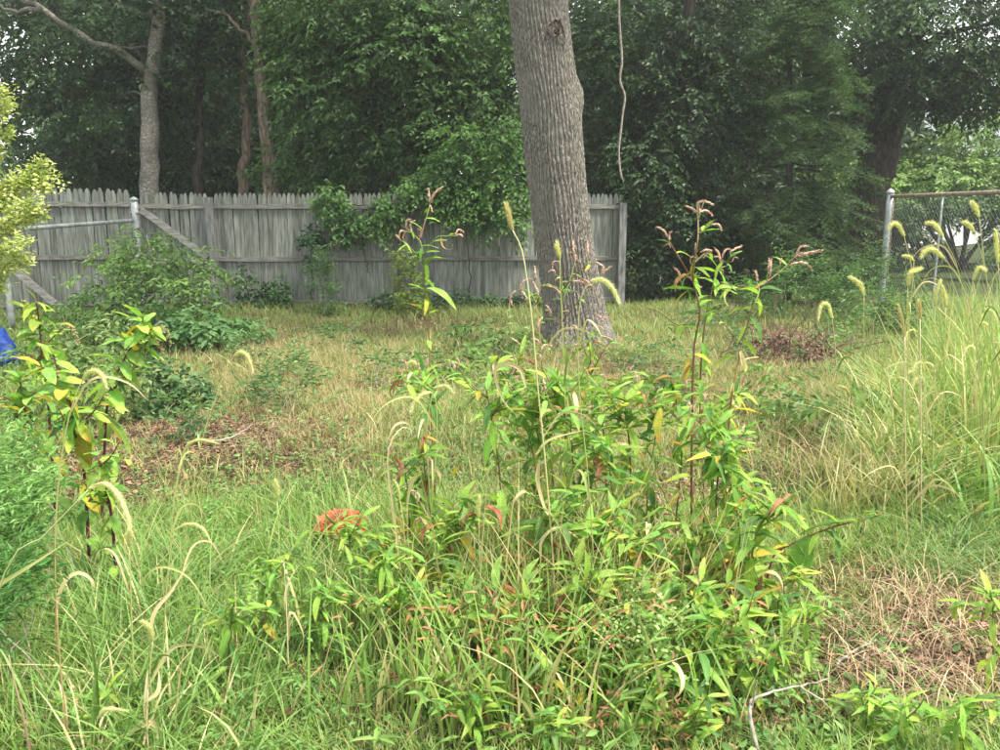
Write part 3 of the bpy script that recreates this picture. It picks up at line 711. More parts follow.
# dark dense tree right of main trunk reaching the ground
Y = 15.2
tree("dark_tree", "dense dark evergreen reaching the ground right of the big trunk", "tree",
     [tuple(ground_x(690, Y + .6))] + pts(Y + .6, (690, 190), (686, 90), (690, 0), (700, -90)), .16, .07, M['bark_dark'],
     [lobe(650, 60, 15.4, 1.1, .9, .95, 560), lobe(700, 110, 15.3, 1.2, .9, 1.0, 640), lobe(650, 170, 15.0, .8, .8, .9, 480), lobe(700, 215, 15.1, 1.0, .8, .9, 480), lobe(640, 250, 15.0, .45, .5, .7, 240),
      lobe(745, 60, 15.6, .9, .9, .8, 320), lobe(600, 80, 15.8, .6, .7, 1.5, 380), lobe(680, 0, 15.6, 2.0, 1.2, .8, 420), lobe(605, 165, 15.8, .5, .5, .9, 260), lobe(745, 250, 15.6, .9, .6, .6, 260), lobe(690, 275, 15.3, .7, .6, .5, 260)],
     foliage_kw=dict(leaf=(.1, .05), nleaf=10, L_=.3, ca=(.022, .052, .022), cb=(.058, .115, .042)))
# feathery conifer
Y = 14.6
def conifer():
    b_ = ground_x(788, Y); t_ = empty("feathery_conifer", b_, "feathery green conifer with level boughs left of the chain link fence", "tree")
    mb = MB(); woody(mb, rel(b_, [tuple(b_)] + pts(Y, (789, 200), (788, 100), (790, -10), (790, -60))), .07, .025, 10, 20); link("trunk", mb.mesh("trunk", M['bark_dark']), t_)
    parts = []
    for k in range(200):
        z = .15 + 4.9 * random.random(); rad = (1.55 - .16 * z) * random.uniform(.55, 1.12) * (1 if z > .6 else .8)
        an = random.uniform(0, 6.283); 
        if math.sin(an) > (.5 if k % 3 == 0 else -.1): continue
        d = np.array([math.cos(an), math.sin(an), 0]); s0 = np.array([0, 0, z + .2]); e = s0 + d * rad + np.array([0, 0, -.28 * rad + random.uniform(-.1, .1)])
        mb = MB(); path = woody(mb, [s0, (s0 + e) / 2 + np.array([0, 0, .1]), e], .018, .004, 4, 8, .01)
        link("bough", mb.mesh("bough", M['bark_dark']), t_)
        m = 44; f = rng.random(m) ** .7
        idx_ = np.clip(f * 7, 0, 6.99); i0 = idx_.astype(int); fr = (idx_ - i0)[:, None]
        P = path[i0] * (1 - fr) + path[i0 + 1] * fr + rng.normal(0, .035, (m, 3))
        sgn = np.where(rng.random(m) < .5, 1, -1)[:, None]; S = np.cross(d, [0, 0, 1])[None]
        D = d[None] * .7 + S * sgn * .8 + rng.normal(0, .2, (m, 3)); D[:, 2] -= .25
        col = mixc((.035, .08, .03), (.085, .155, .055), np.clip(rng.random(m) * .6 + random.random() * .4, 0, 1))
        parts.append(sprays(P, D, 12, .26 * (.6 + .6 * rng.random(m)), .06, .016, col, .3, .15))
    mb = MB()
    for V, Q, T, C in parts: mb.add(V, T=T, c=C)
    link("crown", mb.mesh("crown", M['foliage'], smooth=False), t_)
conifer()
# big dark leaning tree behind chain-link corner
Y = 18.5
tree("dark_leaning_tree", "thick dark trunk leaning right behind the silver corner post", "tree",
     [tuple(ground_x(858, Y))] + pts(Y, (868, 240), (872, 190), (880, 150), (888, 118), (895, 60), (900, 0), (905, -100)), .46, .27, M['bark_dark'],
     [lobe(860, 20, 18, 1.6, 1.2, 1.0, 420), lobe(950, 30, 17.3, 1.7, 1.3, 1.1, 620), lobe(910, 78, 17.3, 1.0, .7, .35, 220), lobe(985, 75, 17.0, .9, .9, .75, 330), lobe(825, 95, 18.2, .9, .8, .45, 200), lobe(900, -60, 18, 3, 2.4, 1.2, 400),
      lobe(930, 80, 17.2, .8, .6, .5, 200), lobe(1040, 20, 17, 1.5, 1.2, 1.2, 240)],
     limbs=[(pts(Y, (890, 110), (910, 70), (940, 40)), .14, .05), (pts(Y, (884, 125), (860, 80), (850, 40)), .1, .04)],
     foliage_kw=dict(leaf=(.13, .065), nleaf=9, L_=.42, ca=(.028, .065, .028), cb=(.07, .14, .05), outdroop=.6))
# light green trees and shrubs on the right beyond the fence
Y = 23
def shrub(name, label, cat, base, lobes, kw, stems=4, stem_r=.02, bark=None, group=None):
    b_ = Vector(base); t_ = empty(name, b_, label, cat, group)
    for k in range(stems):
        c, r, n = lobes[k % len(lobes)]; e = np.array(c) - np.array(b_) + rng.normal(0, .3, 3) * np.array(r)
        s0 = rng.normal(0, .05, 3) * np.array([1, 1, 0]); mb = MB(); woody(mb, [s0, (s0 + e) / 2 + rng.normal(0, .08, 3), e], stem_r, stem_r * .3, 6, 10, .01)
        link("stem", mb.mesh("stem", bark or M['bark_dark']), t_)
    mb = foliage([((c[0] - b_.x, c[1] - b_.y, c[2] - b_.z), r, n) for c, r, n in lobes], **kw)
    link("foliage", mb.mesh("foliage", M['foliage'], smooth=False), t_)
    return t_
shrub("light_green_tree", "light green tree, leaves coloured as if sunlit, behind the chain link fence", "tree", ground_x(960, Y),
      [lobe(875, 150, 24.5, .8, .8, 1.0, 200), lobe(955, 180, 23, 1.6, 1.2, .7, 560), lobe(990, 130, 23.3, 1.2, 1, .9, 420), lobe(915, 190, 23, .8, .8, .5, 240), lobe(1010, 180, 22.5, 1.2, 1, 1, 300), lobe(930, 155, 23.6, .7, .7, .35, 120)],
      dict(leaf=(.14, .06), nleaf=10, L_=.4, **LT_SUNLIT), stems=6, stem_r=.06)
shrub("far_bush", "dark bush under the light green tree behind the wire mesh", "bush", ground_x(930, 20),
      [lobe(925, 206, 20, 1.2, .7, .2, 150), lobe(1008, 222, 19, .3, .5, .7, 120), lobe(975, 203, 19.5, .7, .7, .22, 90)], dict(leaf=(.12, .06), nleaf=9, L_=.35, **MD), stems=3)
shrub("flowering_hedge", "yellow and reddish hedge beyond the far pale road", "hedge", (28.5, 60, 0),
      [((26.5, 60, .9), (3.2, 1.4, 1.3), 320), ((32, 62, 1.1), (3.4, 1.4, 1.4), 300)], dict(leaf=(.3, .18), nleaf=8, L_=.6, ca=(.16, .17, .05), cb=(.36, .36, .14)), stems=4, stem_r=.04)
shrub("red_bush", "small reddish bush beyond the fence near the corner post", "bush", (15.2, 32.2, 0),
      [((15.2, 32.2, .55), (.75, .6, .6), 120)], dict(leaf=(.14, .08), nleaf=8, L_=.3, ca=(.2, .09, .05), cb=(.3, .26, .1)), stems=3)
shrub("roadside_bush", "dark shrub right of the road seen through wire mesh", "bush", (13.8, 23, 0),
      [((14.3, 23, .1), (1.5, .8, .36), 220), ((12.0, 24, .0), (1.6, .7, .34), 150), ((10.0, 23, .0), (1.2, .7, .3), 120)], dict(leaf=(.12, .06), nleaf=9, L_=.35, **MD))
# left light tree near the sky gap
shrub("left_light_tree", "light green tree under the bright sky gap, far left", "tree", ground_x(30, 22),
      [lobe(62, 110, 22, .8, 1, 1.1, 260), lobe(15, 178, 21.5, 1.2, 1, .5, 200), lobe(90, 130, 22.5, .8, .8, 1.2, 220)], dict(leaf=(.13, .065), nleaf=9, L_=.38, ca=(.05, .11, .035), cb=(.11, .2, .07)), stems=5, stem_r=.06)
# understory behind the fence
und = [(70, 170, 18.5, 1.1, .8, .8, 300, "dark undergrowth bush behind the left stretch of fence"), (200, 165, 17.8, .8, .5, .45, 200, "low green shrub between pale and brown trunks"),
       (110, 120, 19.5, 1.3, .8, 1.0, 320, "dark bush behind and left of the pale trunk"), (210, 100, 20, 1.5, .9, 1.3, 420, "deep shadowed bush between the pale and brown trunks"), (305, 130, 18.8, .9, .8, 1.4, 300, "dark bush right behind the brown trunk"),
       (790, 170, 17.5, 1.3, .8, 1.0, 320, "dim shrub behind the feathery conifer"), (855, 190, 21, 1.0, .8, .8, 220, "pale bush glimpsed left of the dark leaning trunk")]
for a_, b_, Y, rx, ry, rz, n_, lb in und:
    shrub("undergrowth_bush", lb, "bush", ground_x(a_, Y), [lobe(a_, b_, Y, rx, ry, rz, n_)], dict(leaf=(.13, .07), nleaf=9, L_=.38, **(LT_SUNLIT if "pale bush" in lb else DK)), stems=4, stem_r=.03)
# far wood that closes the view
fw = MB()
for k in range(150):
    px_ = random.uniform(-150, 870) if k < 120 else random.uniform(560, 860); Yf = random.uniform(24, 34)
    zq = random.uniform(.8, 9.5) * (Yf / 28)
    if px_ < 80 and zq > 2.6: continue
    if 755 < px_ < 860 and 5.0 < zq < 9 and Yf > 20: continue
    zc = zq
    c = at(px_, 213, Yf); 
    V, Q, T, C = None, None, None, None
    P, d = lobe_pts((c.x, Yf, zc), (2.6, 1.4, 1.8), 200)
    D = d * np.array([1, 1, .4]) + rng.normal(0, .3, (200, 3)); D[:, 2] -= .35
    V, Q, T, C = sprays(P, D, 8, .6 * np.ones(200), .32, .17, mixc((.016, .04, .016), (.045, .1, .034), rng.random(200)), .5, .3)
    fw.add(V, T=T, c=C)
for k in range(60):      # low tree line far beyond
    Yf = random.uniform(60, 75); c = at(-250 + k * 25, 213, Yf); P, d = lobe_pts((c.x, Yf, random.uniform(.5, 3)), (3.2, 2, 2.2), 120)
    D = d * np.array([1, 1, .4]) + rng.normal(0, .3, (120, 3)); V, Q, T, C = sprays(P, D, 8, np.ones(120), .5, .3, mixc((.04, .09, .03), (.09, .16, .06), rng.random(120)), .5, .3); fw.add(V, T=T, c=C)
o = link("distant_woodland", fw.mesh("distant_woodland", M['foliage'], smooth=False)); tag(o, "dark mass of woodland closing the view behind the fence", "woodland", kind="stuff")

# house glimpsed on the right
hb = Vector((22.5, 48, 0)); hs_ = empty("neighbour_house", hb, "grey roofed house glimpsed under the dark branches, far right", "house")
mb = MB(); mb.box((2.5, 3, 2.3), (10, 6, 4.6)); link("wall", mb.mesh("wall", plain("pale_siding", (.45, .47, .48), (.55, .57, .58), scale=4, rough=.8), False), hs_)
mb = MB(); mb.add([[-3, -.6, 4.5], [8, -.6, 4.5], [8, 6.6, 4.5], [-3, 6.6, 4.5], [-3, 3, 7.2], [8, 3, 7.2]], Q=[[0, 1, 5, 4], [2, 3, 4, 5], [0, 3, 2, 1]], T=[[0, 4, 3], [1, 2, 5]])
link("roof", mb.mesh("roof", plain("grey_shingles", (.16, .18, .2), (.26, .29, .32), scale=9, rough=.9), False), hs_)
for xw in (0, 2.6, 5.2):
    mb = MB(); mb.box((xw, -.03, 2.6), (1.0, .08, 1.3)); wdw = link("window", mb.mesh("window", plain("window_frame", (.6, .6, .6), (.7, .7, .7)), False), hs_)
    mb = MB(); mb.box((xw, -.075, 2.6), (.84, .02, 1.14)); link("pane", mb.mesh("pane", plain("window_glass", (.02, .03, .035), (.04, .05, .06), rough=.1, spec=.6), False), wdw)

# ---- hanging vine stem
hv = [(617, -260), (619, -120), (619, 0), (620, 30), (622, 60), (620, 80), (625, 96), (623, 112), (621, 130), (619, 150), (620, 168), (622, 179)]
Yv = 11.2; P = [tuple(at(a, b, Yv)) for a, b in hv]; b_ = Vector(P[-1]); t_ = empty("hanging_vine", b_, "thin pale bare vine dangling right of the big trunk", "vine")
mb = MB(); V, T, Q = tube(smooth_path(rel(b_, P), 60), np.linspace(.016, .012, 60) * (1 + rng.normal(0, .08, 60)), 6); mb.add(V, T=T, Q=Q); link("stem", mb.mesh("stem", M['twig']), t_)

# ---- vines on the fence
def vine(label, patches, stems, kw=None, Y0=13.65, name="fence_vine"):
    b_ = at(stems[0][0][0], stems[0][0][1], Y0); t_ = empty(name, b_, label, "vine")
    for s in stems:
        mb = MB(); woody(mb, rel(b_, [tuple(at(a, c, Y0 + .12)) for a, c in s]), .012, .005, 5, 16, .012, ); link("stem", mb.mesh("stem", M['bark_dark']), t_)
    lb_ = []
    for a, c, rx, rz, n_ in patches: q = at(a, c, Y0) - b_; lb_.append((tuple(q), (rx, .16, rz), n_))
    mb = foliage(lb_, **(kw or dict(leaf=(.085, .055), nleaf=7, L_=.16, ca=(.06, .14, .04), cb=(.14, .27, .07), droop=.5)))
    link("foliage", mb.mesh("foliage", M['foliage'], smooth=False), t_)
vine("leafy green vine draped over the fence left of its middle post", [(333, 206, .2, .2, 50), (350, 222, .24, .16, 60), (372, 224, .24, .15, 55), (386, 212, .16, .24, 45), (394, 200, .12, .18, 30), (345, 238, .16, .08, 14), (330, 192, .15, .1, 24)], [[(402, 305), (396, 260), (388, 215)], [(388, 215), (360, 205), (330, 210)], [(362, 240), (366, 262), (370, 275)]])
vine("big bright vine spilling over the fence between middle post and trunk", [(423, 186, .22, .3, 60), (447, 172, .3, .34, 95), (478, 208, .26, .3, 80), (460, 140, .34, .3, 70), (500, 186, .3, .42, 120), (442, 204, .2, .16, 34), (521, 205, .12, .4, 40), (506, 140, .24, .4, 80), (462, 192, .3, .16, 60), (496, 222, .14, .16, 20)], [[(470, 305), (468, 250), (460, 190)], [(460, 190), (490, 150), (510, 120)], [(430, 200), (410, 180), (400, 165)]],
     dict(leaf=(.09, .055), nleaf=8, L_=.26, ca=(.07, .16, .045), cb=(.16, .3, .08), droop=.4), Y0=13.75)
vine("small dark ivy clump on a dangling stem, left part of fence", [(312, 236, .15, .12, 40), (312, 262, .05, .14, 12)], [[(312, 300), (311, 270), (312, 238)]], dict(leaf=(.07, .06), nleaf=6, L_=.12, ca=(.02, .06, .025), cb=(.045, .11, .04), droop=.5))
vine("dark ivy creeping up the foot of the fence near first post", [(262, 296, .28, .16, 80), (278, 288, .14, .2, 40), (245, 280, .06, .28, 22)], [[(262, 305), (270, 292), (280, 280)], [(250, 305), (246, 285), (240, 262)]], dict(leaf=(.07, .06), nleaf=6, L_=.14, ca=(.025, .07, .025), cb=(.06, .13, .045), droop=.5), Y0=13.5)
vine("low ivy mat along the fence foot behind the trunk", [(470, 303, .8, .14, 200), (395, 300, .4, .16, 90), (530, 300, .4, .12, 90)], [[(470, 310), (500, 303), (540, 300)]], dict(leaf=(.07, .06), nleaf=6, L_=.14, ca=(.025, .07, .025), cb=(.07, .14, .05), droop=.3), Y0=13.4)

# ================================================================ mid-ground bushes and weeds (foliage leaves too small to pick apart)
def weed(name, label, cat, px_, Y, lobes, kw, stems=5, stem_r=.006, col=None, group=None):
    b_ = ground_x(px_, Y); return shrub(name, label, cat, b_, [lobe(*l) for l in lobes], kw, stems, stem_r, M['twig'] if col is None else col, group)
W1 = dict(leaf=(.09, .034), nleaf=8, L_=.26, ca=(.07, .15, .04), cb=(.18, .3, .08), droop=.25)
W2 = dict(leaf=(.07, .022), nleaf=8, L_=.18, ca=(.05, .12, .04), cb=(.15, .27, .09), droop=.05, outdroop=-.3)
W3 = dict(leaf=(.09, .04), nleaf=8, L_=.22, ca=(.1, .14, .04), cb=(.24, .28, .08), droop=.25)
weed("leafy_bush", "tall leafy green bush in front of the fence gate", "bush", 150, 10.2, [(140, 254, 10.2, .4, .35, .2, 70), (110, 275, 10.0, .4, .3, .22, 60), (180, 262, 10.3, .42, .3, .2, 60), (160, 290, 10, .55, .4, .25, 110), (100, 310, 9.6, .4, .35, .25, 70), (205, 285, 10.2, .25, .25, .2, 40), (135, 320, 9.8, .5, .35, .2, 80), (150, 240, 10.2, .2, .15, .16, 18)], W1, 9, .012)
weed("leafy_bush", "rounder broad leaved bush at the foot of the first post", "bush", 205, 9.6, [(205, 325, 9.4, .34, .3, .16, 80), (165, 322, 9.3, .25, .3, .16, 50), (235, 326, 9.7, .25, .25, .1, 40)], dict(leaf=(.1, .06), nleaf=6, L_=.18, ca=(.05, .13, .04), cb=(.11, .23, .07), droop=.25), 5)
weed("dark_bush", "low dark green bush right of the yellow leaved pokeweed", "bush", 178, 6.6, [(185, 385, 6.5, .14, .14, .12, 40), (165, 400, 6.4, .18, .15, .1, 45), (155, 365, 6.6, .12, .12, .12, 26)], dict(leaf=(.07, .045), nleaf=7, L_=.14, ca=(.04, .1, .035), cb=(.09, .18, .06), droop=.25), 5)
weed("brown_seeded_weed", "brownish weed thicket behind the pokeweed on the left", "weed", 60, 6.4, [(45, 360, 6.3, .2, .3, .16, 50), (90, 340, 6.6, .2, .3, .16, 45), (115, 372, 6.2, .2, .2, .14, 45), (75, 385, 6.0, .25, .2, .12, 40)], dict(leaf=(.07, .03), nleaf=7, L_=.18, ca=(.06, .13, .04), cb=(.16, .24, .07), droop=.2), 7)
weed("column_weed", "slender green weed standing against the fence, left centre", "weed", 322, 12.8, [(322, 290, 12.8, .13, .1, .42, 90), (320, 260, 12.8, .07, .07, .25, 22)], W2, 4)
weed("column_weed", "yellow green weed column at the foot of the middle post", "weed", 410, 12.6, [(410, 296, 12.6, .16, .12, .4, 110), (402, 262, 12.6, .12, .1, .2, 26)], dict(leaf=(.08, .03), nleaf=8, L_=.18, ca=(.13, .2, .04), cb=(.24, .32, .07), droop=.2, outdroop=-.3), 4)
weed("thin_weed", "thin upright weed in dry grass below the fence, left centre", "weed", 305, 7.6, [(300, 385, 7.6, .12, .1, .3, 60)], W2, 4)
weed("thin_weed", "small blue green weed at the left edge of dry grass", "weed", 270, 6.8, [(272, 400, 6.8, .15, .1, .2, 60)], W2, 4)
for a_, b_, Yw, n_, lb in ((775, 275, 12.0, 90, "first grey green weed stand below the conifer, counting from left"), (810, 268, 12.2, 110, "tallest grey green weed stand below the conifer"), (845, 285, 11.5, 110, "bushy green weed left of the silver corner post"), (872, 262, 12.4, 90, "green weed leaning on the silver corner post"), (735, 292, 11.8, 60, "short green weed near the dark evergreen's foot"), (900, 300, 10.6, 120, "green weed at the foot of the chain link fence")):
    weed("upright_weed", lb, "weed", a_, Yw, [(a_, b_ + 15, Yw, .28, .2, .3, n_), (a_ + 6, b_, Yw, .12, .1, .3, 30)], W2, 5)
weed("trunk_foot_weed", "green weeds at the right foot of the big trunk", "weed", 612, 8.9, [(600, 350, 8.9, .16, .12, .07, 20), (622, 352, 8.8, .14, .12, .06, 14)], W1, 3)
weed("trunk_foot_weed", "green weeds at the left foot of the big trunk", "weed", 505, 9.0, [(505, 335, 9, .22, .15, .12, 30), (475, 332, 9.1, .2, .15, .1, 22)], W1, 4)
for px_, Yw, hh, lb, kw_ in ((345, 9.0, .3, "spindly green weed in the dry grass below the vine", W2), (385, 7.2, .22, "small green weed at the right end of the russet grass", W2), (455, 7.6, .28, "green weed clump midway between fence post and tangle", W1), (520, 6.4, .25, "leafy weed just behind the centre of the tangle", W1),
        (640, 8.2, .22, "small weed right of the trunk in the tan grass", W2), (665, 7.0, .3, "upright weed behind the tallest smartweed", W2), (740, 8.6, .28, "weed between the forked smartweed and the brush pile", W2), (775, 6.2, .3, "bright weed in the dry grass right of the forked smartweed", W1),
        (820, 7.6, .4, "thin weed right in front of the brush pile", W2), (855, 9.4, .45, "weed just right of the brush pile", W2), (700, 10.5, .3, "weed in the grass before the dark evergreen", W2), (560, 10.6, .25, "weed before the fence left of the trunk", W2), (245, 8.4, .25, "weed at the right foot of the gate bushes", W2), (290, 6.2, .3, "wispy weed rising from the russet grass", W2), (195, 5.6, .22, "little weed on the brown litter patch", W2), (830, 5.6, .3, "weed at the left skirt of the bright grass", W1)):
    c_ = ground_x(px_, Yw); t_ = shrub("scattered_weed", lb, "weed", c_, [((c_.x, Yw, hh * .5), (.12 + hh * .25, .12, hh * .5), int(8 + 40 * hh)), ((c_.x + .05, Yw, hh * 1.0), (.05, .05, hh * .35), 8)], kw_, 5, .004, M['twig'])
# dead brush pile
bpx = ground_x(790, 8.9); t_ = empty("brush_pile", bpx, "low pile of dead brown brush in the right middle distance", "brush pile")
mb = MB()
for k in range(110):
    a0 = rng.normal(0, .28, 3) * [1.2, .7, 0]; a0[2] = 0; e = a0 + rng.normal(0, .22, 3); e[2] = abs(e[2]) + .03; q = smooth_path([a0, (a0 + e) / 2 + rng.normal(0, .05, 3), e], 5)
    V, T, Q = tube(q, .005, 3, False); mb.add(V, Q=Q, c=(.12, .08, .06))
tag(link("twig_tangle", mb.mesh("twig_tangle", M['litter']), t_), kind="stuff")
mb = foliage([((0, 0, .12), (.45, .3, .2), 130)], leaf=(.06, .035), nleaf=6, L_=.14, ca=(.1, .06, .045), cb=(.2, .12, .09)); tag(link("dead_leaves", mb.mesh("dead_leaves", M['litter'], smooth=False), t_), kind="stuff")
# feathery mugwort, bottom left
mg = dict(leaf=(.045, .008), nleaf=12, L_=.13, ca=(.13, .28, .08), cb=(.28, .46, .17), droop=.05, outdroop=-.5, jitter=.7)
weed("feathery_weed", "bright feathery weed filling the left edge below pokeweed", "weed", 20, 3.0, [(-8, 455, 3.0, .09, .12, .08, 70), (14, 500, 2.95, .09, .12, .09, 90), (-10, 535, 2.8, .09, .1, .1, 110)], mg, 8, .003)
weed("feathery_weed", "smaller feathery weed at the left edge under the first", "weed", 18, 2.5, [(-5, 590, 2.5, .08, .1, .07, 60), (-20, 620, 2.4, .08, .1, .07, 50)], dict(mg, ca=(.07, .18, .05), cb=(.14, .3, .08)), 5, .003)

# left edge shrub with flower panicles
def panicle_shrub():
    Yp = 4.2; b_ = ground_x(-150, Yp); t_ = empty("flowering_shrub", b_, "yellow green flowering shrub leaning in at the left edge", "shrub")
    for tgt in [(12, 92), (8, 130), (47, 160), (22, 178), (52, 182), (42, 210), (25, 240), (24, 255), (8, 105), (2, 285), (15, 218), (0, 150), (36, 196), (-10, 200), (-5, 120), (10, 262)]:
        e = at(tgt[0], tgt[1], Yp + random.uniform(-.25, .25)); m_ = at(tgt[0] - 75, tgt[1] + 60 + random.uniform(-15, 25), Yp)
        mb = MB(); path = woody(mb, rel(b_, [tuple(b_), tuple(m_), tuple(e)]), .012, .002, 5, 20, .004); link("branch", mb.mesh("branch", M['twig']), t_)
        k = 110; f = .5 + .5 * rng.random(k); ii = np.clip(f * 19, 0, 18.99).astype(int); fr = (f * 19 - ii)[:, None]
        P = path[ii] * (1 - fr) + path[np.minimum(ii + 1, 19)] * fr + rng.normal(0, .016, (k, 3))
        D = rng.normal(0, 1, (k, 3)) + [.6, 0, .5]
        V, Q, T, C = sprays(P, D, 6, .035 * np.ones(k), .028, .014, mixc((.26, .36, .07), (.6, .62, .28), rng.random(k)), .8, 0)
        mb = MB(); mb.add(V, T=T, c=C); tag(link("leafy_panicle", mb.mesh("leafy_panicle", M['foliage'], smooth=False), t_), kind="stuff")
panicle_shrub()

# ================================================================ close plants, leaf by leaf
leaf_cache = {}
def leaf_mesh(shape, var, mat):
    key = (shape, var, mat)
    if key in leaf_cache: return leaf_cache[key]
    r = random.Random(hash((shape, var)) % 9973 if False else {'lance': 1, 'broad': 2, 'curl': 3, 'narrow': 4}[shape] * 31 + var)
    n = 7
    wmax = {'lance': .105, 'broad': .2, 'curl': .085, 'narrow': .06}[shape]
    droop = {'lance': .12 + .22 * r.random(), 'broad': .12 + .2 * r.random(), 'curl': .7, 'narrow': .25 + .3 * r.random()}[shape]
    fold = {'lance': .3, 'broad': .25, 'curl': 1.3, 'narrow': .5}[shape]; tw = r.uniform(-.5, .5) * (3 if shape == 'curl' else 1); bendy = r.uniform(-.08, .08); wav = r.uniform(.0, .02)
    V = []
    for i in range(n + 1):
        t_ = i / n; w_ = wmax * (math.sin(math.pi * min(1, t_ ** .75)) ** .8 if 0 < t_ < 1 else .02) + (.004 if t_ < 1 else 0)
        if shape == 'broad': w_ = wmax * (math.sin(math.pi * t_ ** .8) ** .65 if 0 < t_ < 1 else .015)
        x = t_ * (1 - droop * .35 * t_); z = -droop * t_ * t_ + .06 * math.sin(t_ * 3) * (1 - t_)
        if shape == 'curl': x = .6 * math.sin(t_ * 2.2) ; z = -.75 * t_ ** 1.3
        a_ = tw * t_; yc = bendy * math.sin(math.pi * t_)
        for s in (-1, 0, 1):
            yy = s * w_; zz = abs(s) * w_ * fold + (wav * math.sin(i * 2.1 + s) if s else 0)
            V.append((x, yc + yy * math.cos(a_) - zz * math.sin(a_), z + yy * math.sin(a_) + zz * math.cos(a_)))
    Q = [[3 * i + j, 3 * i + 3 + j, 3 * i + 4 + j, 3 * i + 1 + j] for i in range(n) for j in range(2)]
    me = mesh_np("leaf", V, [Q], M[mat]); leaf_cache[key] = me; return me
def put_leaf(parent, base_w, pos, d, length, shape='lance', mat='lf_green', roll=0.0, name="leaf", wide=1.0):
    o = link(name, leaf_mesh(shape, random.randrange(4), mat), parent)
    m = Matrix.Translation(Vector(pos) - Vector(base_w)) @ basis(d, roll=roll) @ Matrix.Diagonal((length, length * wide, length, 1))
    o.matrix_local = m
    return o
def stem_mesh(paths, c0, c1, name="stem"):
    """paths: list of (world-rel points, r0, r1); colour runs base -> tip"""
    mb = MB()
    for P, r0, r1 in paths:
        n = max(6, 3 * len(P)); q = smooth_path(P, n); f = np.linspace(0, 1, n)
        r = np.linspace(r0, r1, n); 
        for k in range(2, n - 1, 3): r[k] *= 1.15
        V, T, Q = tube(q, r, 6)
        cc = mixc(c0, c1, np.concatenate([np.repeat(f, 6), [0, 1]])); mb.add(V, T=T, Q=Q, c=cc)
    return mb.mesh(name, M['stem_attr'])
spike_cache = []
def make_spike(k):
    r = np.random.default_rng(50 + k); n = 12; P = np.array([[t_, 0, (.22 if k % 3 == 0 else .05 if k % 3 == 1 else .42) * math.sin(t_ * 2.6) - (.25 if k % 3 == 2 else 0) * t_] for t_ in np.linspace(0, 1, n)])
    mb = MB(); V, T, Q = tube(P, np.array([.3, .8, 1, 1.1, 1, 1.05, 1, .95, .85, .7, .5, .2]) * .058, 7)
    V = V + r.normal(0, .02, V.shape); c = mixc((.42, .2, .17), (.62, .5, .36), r.random(len(V))); mb.add(V, T=T, Q=Q, c=c)
    for j in range(26):   # the tiny buds standing proud
        i = r.integers(1, 11); a_ = r.random() * 6.28; p_ = P[i] + np.array([r.normal(0, .02), math.cos(a_) * .085, math.sin(a_) * .085]); s_ = .035
        v = np.array([[1, 0, 0], [0, 1, 0], [-1, 0, 0], [0, -1, 0], [0, 0, 1], [0, 0, -1]]) * s_ * [1.3, 1, 1] + p_
        mb.add(v, T=[[0, 1, 4], [1, 2, 4], [2, 3, 4], [3, 0, 4], [1, 0, 5], [2, 1, 5], [3, 2, 5], [0, 3, 5]], c=tuple(np.array([.56, .33, .27]) * (.7 + .6 * r.random())))
    return mb.mesh("flower_spike", M['stem_attr'])
SP = [make_spike(k) for k in range(6)]
def put_spike(parent, base, p0, p1):
    d = Vector(p1) - Vector(p0); o = link("flower_spike", random.choice(SP), parent); l = d.length
    r_ = 0; wsc = max(.7, min(1.4, .055 / max(l, .01)))
    o.matrix_local = Matrix.Translation(Vector(p0) - Vector(base)) @ basis(d, roll=random.uniform(-.5, .5)) @ Matrix.Diagonal((l, l * wsc, l * wsc, 1))

PAL_MAIN = [('lf_green', 'lance', 10), ('lf_lime', 'lance', 7), ('lf_deep', 'lance', 4), ('lf_yellow', 'lance', 1), ('lf_brown', 'curl', .5), ('lf_red', 'curl', .2), ('lf_straw', 'curl', .6)]
PAL_LOW = [('lf_green', 'lance', 3), ('lf_lime', 'lance', 2), ('lf_yellow', 'lance', 1), ('lf_orange', 'lance', .5), ('lf_brown', 'curl', 2), ('lf_red', 'curl', 1.6), ('lf_straw', 'curl', 2), ('lf_straw', 'narrow', 1)]
PAL_FRESH = [('lf_green', 'lance', 8), ('lf_lime', 'lance', 9), ('lf_deep', 'lance', 1)]
def pick(pal):
    s = random.random() * sum(p_[2] for p_ in pal)
    for p_ in pal:
        s -= p_[2]
        if s <= 0: return p_
    return pal[0]
def path_at(q, f):
    k = f * (len(q) - 1); i = min(int(k), len(q) - 2); u_ = k - i
    return q[i] * (1 - u_) + q[i + 1] * u_, q[i + 1] - q[i]
